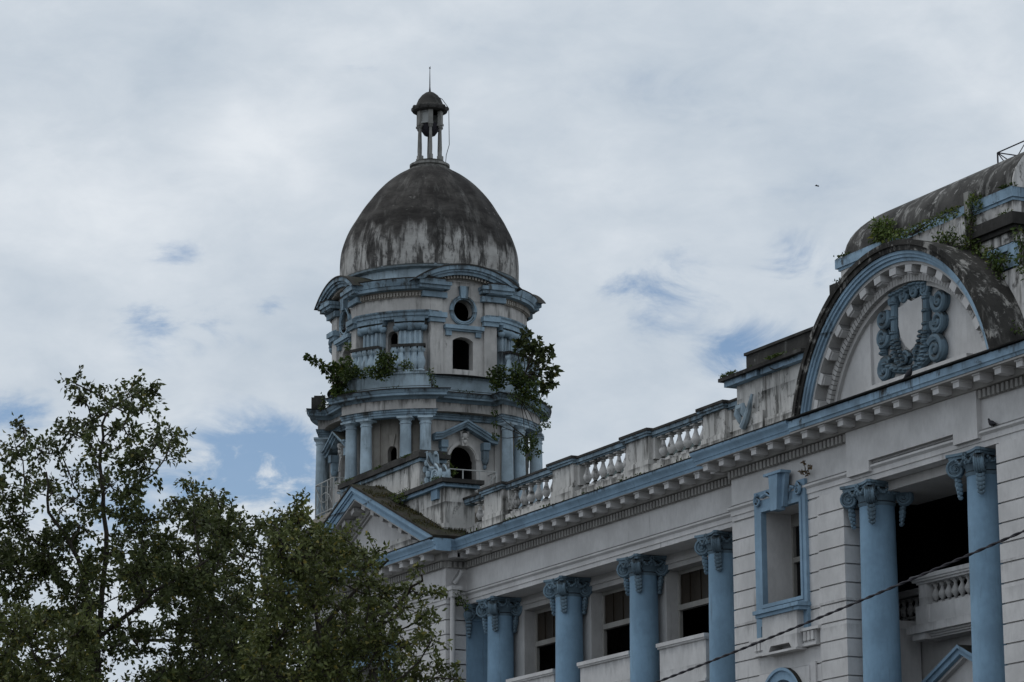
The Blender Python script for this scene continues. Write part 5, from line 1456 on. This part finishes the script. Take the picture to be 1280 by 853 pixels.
# ================================================================== vegetation
def leaf_mesh(name, P, Nn, L, W, mat, rs):
    """one pointed, folded leaf (4 triangles) per point: P positions, Nn leaf axis directions"""
    n = len(P)
    ax = Nn / np.linalg.norm(Nn, axis=1, keepdims=True)
    rnd = rs.normal(size=(n, 3)); sd = np.cross(ax, rnd); sd /= np.linalg.norm(sd, axis=1, keepdims=True)
    nm = np.cross(sd, ax)
    l = (L * rs.uniform(0.65, 1.25, n))[:, None]; w = (W * rs.uniform(0.7, 1.2, n))[:, None]
    v = np.empty((n, 5, 3))
    v[:, 0] = P; v[:, 1] = P + ax * l * 0.42 + sd * w * 0.5 + nm * w * 0.16; v[:, 2] = P + ax * l * 0.42 - sd * w * 0.5 + nm * w * 0.16
    v[:, 3] = P + ax * l * 0.55 - nm * w * 0.05; v[:, 4] = P + ax * l - nm * l * 0.12
    base = (np.arange(n) * 5)[:, None]
    tri = np.array([[0, 1, 3], [0, 3, 2], [1, 4, 3], [3, 4, 2]])
    F = (base[:, None, :] + tri[None]).reshape(-1, 3)
    me = bpy.data.meshes.new(name)
    me.vertices.add(n * 5); me.vertices.foreach_set('co', v.reshape(-1))
    me.loops.add(F.size); me.loops.foreach_set('vertex_index', F.reshape(-1).astype(np.int32))
    me.polygons.add(len(F)); me.polygons.foreach_set('loop_start', (np.arange(len(F)) * 3).astype(np.int32))
    me.polygons.foreach_set('loop_total', np.full(len(F), 3, np.int32))
    me.update(); me.validate(); me.materials.append(mat)
    return me

def grow_tree(label, base, fork, clumps, leaf, L, W, per, trunk_r, seed, name='broadleaf_tree', spread_depth=2.5, group=None, leaders=()):
    """clumps: (centre, radius, density). Limbs grow from the fork to every clump, twigs fill it, leaves sit on the twigs"""
    rs = np.random.RandomState(seed); rnd = random.Random(seed)
    t = thing(name, label, 'tree', tuple(base), group)
    tr = MB(); tw = MB()
    base = Vector(base); fork = Vector(fork)
    nodes = [(base, trunk_r), (base.lerp(fork, 0.5) + Vector((rnd.uniform(-.2, .2), rnd.uniform(-.2, .2), 0)), trunk_r * 0.8), (fork, trunk_r * 0.62)]
    tr.tube([n_[0] for n_ in nodes], [n_[1] for n_ in nodes], 10)
    skel = [(fork, trunk_r * 0.62)]
    for ld in leaders:
        P_ = [fork] + [Vector(p) + Vector((rnd.uniform(-.15, .15), rnd.uniform(-.15, .15), 0)) for p in ld]
        pts = []
        for i in range(len(P_) - 1):
            for q in (0, .33, .66): pts.append(P_[i].lerp(P_[i + 1], q) + Vector((rnd.gauss(0, .03), rnd.gauss(0, .03), 0)))
        pts.append(P_[-1]); m_n = len(pts)
        rr = [trunk_r * 0.22 * (1 - i / m_n) ** 1.1 + 0.016 for i in range(m_n)]
        tr.tube(pts, rr, 7)
        skel += [(p, r_ * 0.8) for p, r_ in zip(pts, rr)][2:]
    order = sorted(clumps, key=lambda c: (Vector(c[0]) - fork).length)
    LP_, LD_ = [], []
    for c, rad, dens in order:
        c = Vector(c)
        # attach to the closest point that lies lower / nearer the fork
        best = min(skel, key=lambda s_: (s_[0] - c).length + 0.8 * max(0, s_[0].z - c.z + 0.3) - 0.0)
        p0, r0 = best; d = c - p0; dl = d.length
        r_start = min(r0 * 0.8, 0.02 + 0.022 * dl + 0.012); steps = max(3, int(dl / 0.5)); pts = []; rr = []
        w1 = Vector((rnd.gauss(0, 1), rnd.gauss(0, 1), rnd.gauss(0, .5))) * 0.10 * dl
        for i in range(steps + 1):
            q = i / steps
            pts.append(p0 + d * q + w1 * math.sin(PI * q) + Vector((0, 0, -0.06 * dl * math.sin(PI * q))) + Vector((rnd.gauss(0, .03), rnd.gauss(0, .03), rnd.gauss(0, .03))) * (1 if 0 < i < steps else 0))
            rr.append(r_start * (1 - q) + 0.014 * q)
        tr.tube(pts, rr, 6)
        for i in range(1, steps + 1): skel.append((pts[i], max(rr[i], 0.02)))
        # leafy side twigs along the limb
        for i in range(1, steps + 1):
            if dl < 0.3: break
            for k in range(2):
                dirv = Vector((rnd.gauss(0, 1), rnd.gauss(0, 1), rnd.gauss(0.3, 0.8))).normalized(); ln_ = rnd.uniform(0.2, 0.5)
                tp = [pts[i], pts[i] + dirv * ln_ * 0.5, pts[i] + dirv * ln_]
                tw.tube(tp, [0.010, 0.007, 0.003], 3, caps=False)
                for j in range(int(per * dens * ln_ * 0.45)):
                    q = rnd.uniform(0.25, 1.05); pp = pts[i] + dirv * ln_ * q
                    LP_.append((pp.x + rnd.gauss(0, 0.05), pp.y + rnd.gauss(0, 0.05), pp.z + rnd.gauss(0, 0.05)))
                    LD_.append(tuple(dirv * 0.55 + Vector((rnd.gauss(0, 1), rnd.gauss(0, 1), rnd.gauss(0, 1) - 0.45)) * 0.7))
        # twigs inside the clump
        ntw = max(4, int(14 * rad * rad * 3.0))
        for k in range(ntw):
            dirv = Vector((rnd.gauss(0, 1), rnd.gauss(0, 1), rnd.gauss(0.25, 0.8))).normalized()
            q0 = c + dirv * rad * rnd.uniform(0.0, 0.25) - Vector((0, 0, 0.15 * rad))
            ln_ = rad * rnd.uniform(0.6, 1.45)
            bend = Vector((rnd.gauss(0, 1), rnd.gauss(0, 1), rnd.gauss(0, 1) - 0.5)) * 0.18 * ln_
            tp = [q0 + dirv * ln_ * q + bend * q * q for q in (0, .33, .66, 1.0)]
            tw.tube(tp, [0.012, 0.009, 0.006, 0.003], 3, caps=False)
            nl = int(per * dens * ln_ * rnd.uniform(0.5, 1.4))
            for j in range(nl):
                q = rnd.random() ** 0.7
                pp = q0 + dirv * ln_ * q + bend * q * q
                LP_.append((pp.x + rnd.gauss(0, 0.05), pp.y + rnd.gauss(0, 0.05), pp.z + rnd.gauss(0, 0.05)))
                dd = dirv * 0.55 + Vector((rnd.gauss(0, 1), rnd.gauss(0, 1), rnd.gauss(0, 1) - 0.45)) * 0.7
                LD_.append(tuple(dd))
    tr.build('trunk', M['bark'], t, normals=False); tw.build('twigs', M['bark'], t, normals=False)
    me = leaf_mesh('crown', np.array(LP_), np.array(LD_), L, W, leaf, rs)
    link('crown', me, t)
    return t, len(LP_)

def clumpset(spec, dist, jitter, seed):
    """(px, py, radius_px, density) outlines of the foliage, spread in depth"""
    rnd = random.Random(seed); out = []
    for (x, y, rp, dn) in spec:
        d = dist + rnd.uniform(-jitter, jitter); out.append((spot(x, y, d), rp / 3800.0 * d, dn))
    return out

tot = 0
# tall tree at the left: airy top, dense body
specA = []
rA = random.Random(3)
for (x, y, r_, dn) in [(95, 480, 10, 1), (100, 500, 14, 1), (165, 482, 14, 1), (185, 488, 10, 1), (178, 510, 14, 1), (150, 505, 14, .9), (115, 525, 20, 1), (140, 540, 20, 1), (90, 540, 18, .8), (160, 545, 16, .8), (195, 545, 18, 1), (212, 560, 13, 1), (218, 545, 10, 1),
                       (180, 575, 20, 1), (150, 580, 20, 1.0), (115, 570, 20, .9), (30, 535, 14, .9), (20, 560, 16, .9), (45, 560, 18, .8), (10, 580, 16, .8), (75, 565, 18, .8), (60, 600, 20, .6), (30, 610, 20, .7), (5, 620, 22, .9),
                       (130, 610, 22, .9), (165, 610, 20, 1), (100, 620, 22, .7), (15, 650, 24, .9), (150, 640, 24, .8)]:
    specA.append((x, y, r_ * 1.15, dn))
for i in range(78):
    x = rA.uniform(-60, 330); top = 640 + 12 * math.sin(x * 0.05) - (12 if x < 190 else 0) + (6 if x > 190 else 0)
    y = rA.uniform(top, 880)
    if 185 < x < 215 and 610 < y < 660: continue
    specA.append((x, y, rA.uniform(20, 32), rA.uniform(0.7, 1.1)))
# tree standing behind, dense dome
specB = []
for (x, y, r_, dn) in [(215, 625, 18, 1), (240, 615, 18, 1), (262, 618, 16, 1), (225, 640, 22, 1), (250, 645, 24, 1), (275, 640, 18, 1), (300, 655, 18, 1), (325, 650, 14, .9), (345, 665, 16, 1), (310, 680, 22, 1), (280, 670, 24, 1)]:
    specB.append((x, y, r_, dn))
rB = random.Random(5)
for i in range(58):
    x = rB.uniform(180, 420); y = rB.uniform(675, 880); specB.append((x, y, rB.uniform(20, 30), rB.uniform(.6, 1.0)))
# nearer tree in front of the gable pavilion, yellower leaves
specC = []
for (x, y, r_, dn) in [(365, 640, 12, 1), (360, 660, 14, 1), (380, 672, 12, .9), (350, 690, 16, 1), (395, 690, 12, 1), (430, 672, 10, .9), (420, 690, 14, 1), (400, 705, 20, 1), (440, 705, 14, .8), (470, 690, 8, .8), (465, 705, 8, .7),
                       (375, 720, 20, 1), (420, 725, 20, 1), (455, 725, 16, .8), (500, 735, 12, .7), (520, 710, 10, .9), (535, 740, 14, 1), (530, 770, 16, 1), (505, 760, 12, .6), (540, 800, 12, .8), (545, 835, 18, .9), (570, 850, 12, .8), (515, 850, 22, .9),
                       (385, 745, 22, 1), (430, 750, 20, 1), (465, 760, 20, .9), (490, 790, 18, .8), (520, 800, 14, .7)]:
    specC.append((x, y, r_, dn))
for (x, y) in [(372, 648), (388, 662), (402, 684), (352, 672), (340, 702), (412, 676), (366, 632), (358, 690), (384, 700), (345, 660), (375, 678), (445, 690), (428, 700)]:
    specC.append((x, y, 17, 1.0))
rC = random.Random(11)
for i in range(66):
    x = rC.uniform(310, 500); y = rC.uniform(735, 885)
    specC.append((x, y, rC.uniform(15, 26), rC.uniform(.6, 1.1)))
specD = []
rD = random.Random(17)
for i in range(30):
    x = rD.uniform(-40, 110); y = rD.uniform(760, 880)
    if y < 745 + abs(x - 40) * 0.4: continue
    specD.append((x, y, rD.uniform(16, 24), 1.0))

def put_tree(label, spec, dist, jit, seed, leaf, L, W, per, bx, forky, tr_r, group='street trees in front of the building', leaders=()):
    cl = clumpset(spec, dist, jit, seed)
    f = spot(bx, forky, dist); b = Vector((f.x + 0.4, f.y, 0.0))
    return grow_tree(label, b, f, cl, leaf, L, W, per, tr_r, seed, group=group, leaders=[[spot(x, y, dist) for x, y in ld] for ld in leaders])[1]
tot += put_tree('tall airy tree at the far left with sparse upright top sprays against the sky', specA, 60, 2.2, 21, M['leaf'], 0.115, 0.068, 100, 120, 900, 0.26, leaders=[[(122, 800), (126, 720), (127, 640), (130, 580), (136, 530), (148, 500)], [(122, 800), (90, 700), (62, 640), (60, 590)], [(122, 800), (190, 740), (250, 700)]])
tot += put_tree('dense dark tree behind, its rounded top between the tall tree and the gable', specB, 68, 2.5, 22, M['leaf'], 0.12, 0.066, 105, 300, 920, 0.24, leaders=[[(296, 840), (280, 760), (250, 690), (240, 640)], [(296, 840), (330, 760), (330, 690)], [(280, 800), (170, 800), (150, 760)]])
tot += put_tree('yellower leafy tree directly in front of the triangular gable pavilion', specC, 54, 2.0, 23, M['leaf_bright'], 0.11, 0.056, 115, 420, 930, 0.18, leaders=[[(415, 850), (400, 780), (390, 720), (370, 670)], [(415, 850), (470, 790), (520, 740), (530, 720)], [(400, 790), (440, 740), (475, 700)]])
tot += put_tree('small bright green sapling at the lower left edge in front of the tall tree', specD, 50, 1.2, 24, M['leaf_bright'], 0.11, 0.06, 110, 40, 940, 0.12)
print('leaves', tot, flush=True)

def shrub(name, label, base, blobs, leaf, L, W, per, seed, cat='plant', group='wild plants rooted in the masonry', stems=True, droop=0.3):
    """small wall plant: stems from the base to each blob, leaves round the stems and in the blobs"""
    rnd = random.Random(seed); rs = np.random.RandomState(seed)
    t = thing(name, label, cat, tuple(base), group)
    st = MB(); P_, D_ = [], []
    base = Vector(base)
    for c, rad in blobs:
        c = Vector(c); d = c - base
        w1 = Vector((rnd.gauss(0, 1), rnd.gauss(0, 1), rnd.gauss(0, 1))) * 0.06 * d.length
        pts = [base + d * q + w1 * math.sin(PI * q) for q in (0, .25, .5, .75, 1)]
        st.tube(pts, [0.022, 0.018, 0.014, 0.010, 0.006], 5, caps=False)
        n = max(30, int(per * rad * rad * 1100))
        for k in range(6):
            dv = Vector((rnd.gauss(0, 1), rnd.gauss(0, 1), rnd.gauss(0, 1))).normalized() * rad
            st.tube([c, c + dv * 0.5, c + dv], [0.006, 0.005, 0.003], 3, caps=False)
        for j in range(n):
            dv = Vector((rnd.gauss(0, 1), rnd.gauss(0, 1), rnd.gauss(0, 1))).normalized() * rad * rnd.random() ** 0.45
            P_.append(tuple(c + dv)); D_.append(tuple(dv.normalized() * 0.6 + Vector((rnd.gauss(0, .5), rnd.gauss(0, .5), rnd.gauss(0, .5) - droop))))
    st.build('stem', M['bark'], t, normals=False)
    link('foliage', leaf_mesh('foliage', np.array(P_), np.array(D_), L, W, leaf, rs), t)
    return t
TD = (Vector((TX, TY, 25)) - CAM).dot(FW)
def tsp(x, y, dd): return spot(x, y, TD - dd)
W_ = M['leaf_weed']
shrub('wall_shrub', 'woody shrub leaning out to the left from the tower balcony', tsp(428, 480, 3.2),
      [(tsp(x, y, 3.0), r_) for x, y, r_ in ((385, 446, .10), (392, 451, .12), (400, 455, .14), (408, 461, .18), (416, 458, .16), (420, 470, .24), (414, 473, .14), (426, 482, .26), (422, 490, .22), (427, 455, .18), (432, 466, .3))], W_, 0.17, 0.13, 1.6, 61)
shrub('wall_shrub', 'green creeper over the balusters in the middle of the left tower balcony', tsp(482, 468, 4.2),
      [(tsp(x, y, 4.4), r_) for x, y, r_ in ((478, 445, .22), (484, 452, .28), (476, 458, .28), (487, 461, .22), (470, 466, .22), (462, 463, .18), (479, 468, .24), (492, 446, .14))], W_, 0.12, 0.08, 2.0, 62)
shrub('wall_shrub', 'green weeds in front of the balusters at the left end of the tower balcony', tsp(440, 470, 3.5),
      [(tsp(x, y, 3.8), r_) for x, y, r_ in ((436, 450, .18), (440, 462, .24), (448, 466, .18), (434, 433, .14), (432, 470, .22), (455, 468, .14))], W_, 0.12, 0.08, 2.0, 63)
shrub('wall_shrub', 'low tuft of weeds right of centre on the left tower balcony', tsp(508, 462, 4.3), [(tsp(x, y, 4.5), r_) for x, y, r_ in ((504, 457, .16), (512, 458, .16), (508, 453, .12))], M['leaf_lime'], 0.10, 0.05, 2.0, 64)
shrub('wall_shrub', 'thin plant growing in the corner beside the tower window bay', tsp(540, 485, 4.2), [(tsp(x, y, 4.2), r_) for x, y, r_ in ((538, 465, .14), (541, 475, .14), (543, 484, .12), (548, 491, .09))], W_, 0.10, 0.06, 1.8, 65)
shrub('wall_shrub', 'large dark bush sprouting from the right side of the tower', tsp(655, 470, 3.0),
      [(tsp(x, y, 2.6), r_ * 0.82) for x, y, r_ in ((652, 436, .26), (661, 430, .28), (668, 437, .24), (676, 438, .26), (672, 428, .18), (684, 444, .2), (690, 438, .14), (658, 445, .30), (669, 450, .28), (679, 456, .26), (688, 466, .26), (693, 462, .18), (672, 467, .28), (684, 478, .2), (662, 470, .3), (650, 425, .16), (657, 416, .12), (691, 480, .14), (681, 488, .16))], M['leaf'], 0.26, 0.15, 0.42, 66)
shrub('wall_shrub', 'bright weeds smothering the balusters of the right tower balcony', tsp(640, 480, 3.8),
      [(tsp(x, y, 4.0), r_) for x, y, r_ in ((618, 468, .28), (624, 476, .30), (619, 482, .22), (626, 462, .2), (645, 462, .26), (650, 472, .28), (642, 473, .26), (657, 480, .26), (664, 490, .28), (652, 488, .26), (668, 478, .22), (672, 500, .2), (655, 497, .22))], W_, 0.13, 0.09, 1.6, 67)
shrub('wall_shrub', 'moss and ferns along the cornice edge at the tower right side', tsp(650, 500, 4.4),
      [(tsp(x, y, 4.6), r_) for x, y, r_ in ((640, 495, .18), (648, 500, .18), (657, 503, .16), (666, 508, .18), (674, 513, .18), (681, 520, .18), (684, 530, .16), (678, 532, .16), (671, 540, .14), (664, 545, .16), (655, 548, .14))], W_, 0.09, 0.06, 1.6, 68, droop=0.8)
shrub('wall_shrub', 'dark creeper hanging between column tops below the tower cornice', tsp(655, 545, 4.0),
      [(tsp(x, y, 4.2), r_) for x, y, r_ in ((650, 556, .2), (660, 560, .22), (667, 552, .2), (672, 565, .18), (663, 572, .14), (618, 515, .14), (620, 530, .14), (619, 545, .14), (656, 563, .16))], W_, 0.10, 0.07, 1.6, 69, droop=0.9)
shrub('wall_shrub', 'little weed beside the blackened stub on the far left of the tower', tsp(400, 515, 1.0), [(tsp(x, y, 1.0), r_) for x, y, r_ in ((405, 500, .12), (402, 508, .14), (412, 505, .12))], W_, 0.10, 0.06, 1.6, 70)
shrub('wall_shrub', 'weed in the doorway behind the white tower railing', tsp(563, 600, 3.7), [(tsp(x, y, 3.8), r_) for x, y, r_ in ((560, 580, .16), (565, 588, .18), (561, 593, .16), (556, 577, .10))], M['leaf_lime'], 0.12, 0.08, 1.4, 71)
def fsp(x, y, off):
    d = FW + RT * ((x - 640) / 3800.0) - UP * ((y - 426.5) / 3800.0); return CAM + d * ((43.0 + off) / d.y)
shrub('wall_shrub', 'small fern on the mossy slope of the triangular gable', fsp(498, 632, -1.0), [(fsp(x, y, -1.0), r_) for x, y, r_ in ((494, 621, .12), (501, 624, .14), (506, 620, .10), (498, 627, .12))], M['leaf_lime'], 0.13, 0.05, 1.4, 72)
shrub('wall_shrub', 'weeds growing round the rainwater head below the gable', fsp(566, 745, -.5), [(fsp(x, y, -.5), r_) for x, y, r_ in ((556, 738, .14), (562, 744, .16), (572, 742, .16), (578, 750, .16), (582, 758, .14), (570, 752, .12))], W_, 0.10, 0.06, 1.5, 73)
shrub('wall_shrub', 'yellow green fern at the left shoulder of the arch roof', fsp(1100, 292, -.1), [(fsp(x, y, -.2), r_) for x, y, r_ in ((1096, 281, .16), (1102, 286, .20), (1108, 280, .18), (1100, 294, .20), (1112, 289, .2), (1105, 298, .16))], M['leaf_lime'], 0.16, 0.06, 1.8, 74)
shrub('wall_shrub', 'mat of moss and grass along the crown of the arch roof', fsp(1140, 294, -.3), [(fsp(x, y, -.3), r_) for x, y, r_ in [(1118, 294, .14), (1127, 292, .15), (1136, 290, .15), (1145, 286, .13), (1154, 282, .13), (1163, 278, .13), (1172, 275, .12), (1181, 272, .12), (1192, 266, .13), (1130, 297, .12)]], M['leaf_lime'], 0.09, 0.045, 2.4, 75)
shrub('wall_shrub', 'leafy weeds in front of the pale box on the arch crown', fsp(1185, 305, -.5), [(fsp(x, y, -.5), r_) for x, y, r_ in ((1172, 300, .16), (1180, 296, .2), (1188, 292, .18), (1196, 299, .18), (1186, 303, .2), (1200, 308, .18))], W_, 0.10, 0.055, 1.2, 76)
shrub('wall_shrub', 'tall creeper in the recess right of the pale box', fsp(1215, 320, -.1), [(fsp(x, y, -.1), r_) for x, y, r_ in ((1216, 252, .18), (1222, 246, .16), (1224, 258, .14), (1213, 268, .18), (1214, 282, .2), (1216, 294, .2), (1218, 306, .22), (1212, 314, .2), (1226, 318, .22), (1236, 326, .22), (1226, 330, .2))], M['leaf_lime'], 0.11, 0.06, 1.7, 77)
shrub('wall_shrub', 'dark weeds below the blue framed attic panel', fsp(1245, 340, -.1), [(fsp(x, y, -.2), r_) for x, y, r_ in ((1240, 312, .14), (1246, 322, .18), (1252, 330, .18), (1244, 336, .2), (1258, 322, .14), (1250, 344, .16), (1236, 338, .2))], W_, 0.11, 0.06, 1.6, 78)
shrub('wall_shrub', 'creeper trailing down the attic corner at the right edge of the view', fsp(1276, 325, 0), [(fsp(x, y, -.1), r_) for x, y, r_ in ((1273, 290, .14), (1276, 305, .18), (1279, 320, .2), (1275, 330, .16), (1284, 340, .2))], W_, 0.11, 0.06, 1.6, 79)
shrub('wall_shrub', 'moss tufts at the foot of the arch roof above the cornice on the right', fsp(1255, 425, -.6), [(fsp(x, y, -.5), r_) for x, y, r_ in ((1250, 424, .14), (1258, 420, .14), (1268, 416, .14), (1276, 412, .14), (1246, 412, .12), (1262, 405, .12))], W_, 0.08, 0.045, 1.6, 80)
shrub('wall_shrub', 'moss on top of the pedestal coping left of the arch', fsp(960, 455, -.4), [(fsp(x, y, -.4), r_) for x, y, r_ in ((925, 467, .08), (940, 461, .08), (955, 456, .09), (972, 450, .08), (995, 444, .12), (990, 450, .09))], W_, 0.06, 0.035, 2.0, 81)
shrub('wall_shrub', 'dry weeds on the ledge beside the blue keystone window', fsp(1006, 590, -.5), [(fsp(x, y, -.6), r_) for x, y, r_ in ((1005, 578, .04), (1012, 584, .04), (1002, 590, .05), (1009, 592, .04))], paint('dry_leaf', (0.16, 0.11, 0.06), streak=0, patch=0, ledge=0, seed=60), 0.08, 0.04, 2.0, 82)

# ------------------------------------------------------------------ moss and grass tufts (uncountable growth)
rs = np.random.RandomState(99); P_, D_ = [], []
slope = (GZ - GE) / (GX - gl)
for i in range(5200):
    s_ = 1 if rs.rand() < 0.8 else -1
    q = rs.rand(); x = GX + s_ * q * 6.8; v = rs.uniform(-0.2, vF + 0.0)
    if math.sin(x * 3.1 + v * 2) + math.sin(x * 7.3 - v * 5) * 0.7 + rs.normal() * 0.5 < 0.15: continue
    P_.append((x, Yv(v), GZ + 0.07 - abs(x - GX) * slope)); D_.append((rs.normal() * 0.5, rs.normal() * 0.5, 0.8))
link('grass_tufts', leaf_mesh('grass_tufts', np.array(P_), np.array(D_), 0.10, 0.035, M['moss_leaf'] if 'moss_leaf' in M else M['leaf_weed'], rs))
bpy.data.objects['grass_tufts']['kind'] = 'stuff'
P_, D_ = [], []
def along(path, z, n, spread=0.12, fn=None):
    for i in range(n):
        k = rs.randint(len(path) - 1); t = rs.rand(); a, b = path[k], path[k + 1]
        x, y = a[0] + (b[0] - a[0]) * t, a[1] + (b[1] - a[1]) * t
        if math.sin(x * 2.3 + y * 1.9) + math.sin(x * 5.1 - y * 4.3) * 0.8 + rs.normal() * 0.35 < 0.55: continue
        P_.append((x + rs.normal() * spread * 0.4, y + rs.normal() * spread * 0.4, z + rs.rand() * 0.05)); D_.append((rs.normal() * 0.7, rs.normal() * 0.7, 0.5 + rs.normal() * 0.4))
LPo = tower_path(4.74, R(26.5), 4.02, 1.35); along(LPo + LPo[:1], zmap(25.29), 5200)
for k in range(4): along(arc_path(4.22, DG[k] - R(24), DG[k] + R(24), 12), zmap(25.98), 700)
along([(-100.6, Yv(0.6)), (-93.5, Yv(0.6)), (-93.5, Yv(-0.5))], 21.12, 900); along([(-95.7, Yv(1.0)), (-90.7, Yv(1.0)), (-90.7, Yv(-0.5))], 19.76, 700)
along([(XA1, Yv(0.75)), (XR, Yv(0.75))], 17.64, 1600); along([(-72.9, Yv(0.6)), (-68.4, Yv(0.6))], 19.68, 900)
along([(L_, Yv(0.1)), (R_, Yv(0.1))], 21.28, 900); along([(L_, Yv(0.05)), (R_, Yv(0.05))], 21.96, 1200)
link('moss', leaf_mesh('moss', np.array(P_), np.array(D_), 0.09, 0.045, M['leaf_weed'], rs))
bpy.data.objects['moss']['kind'] = 'stuff'
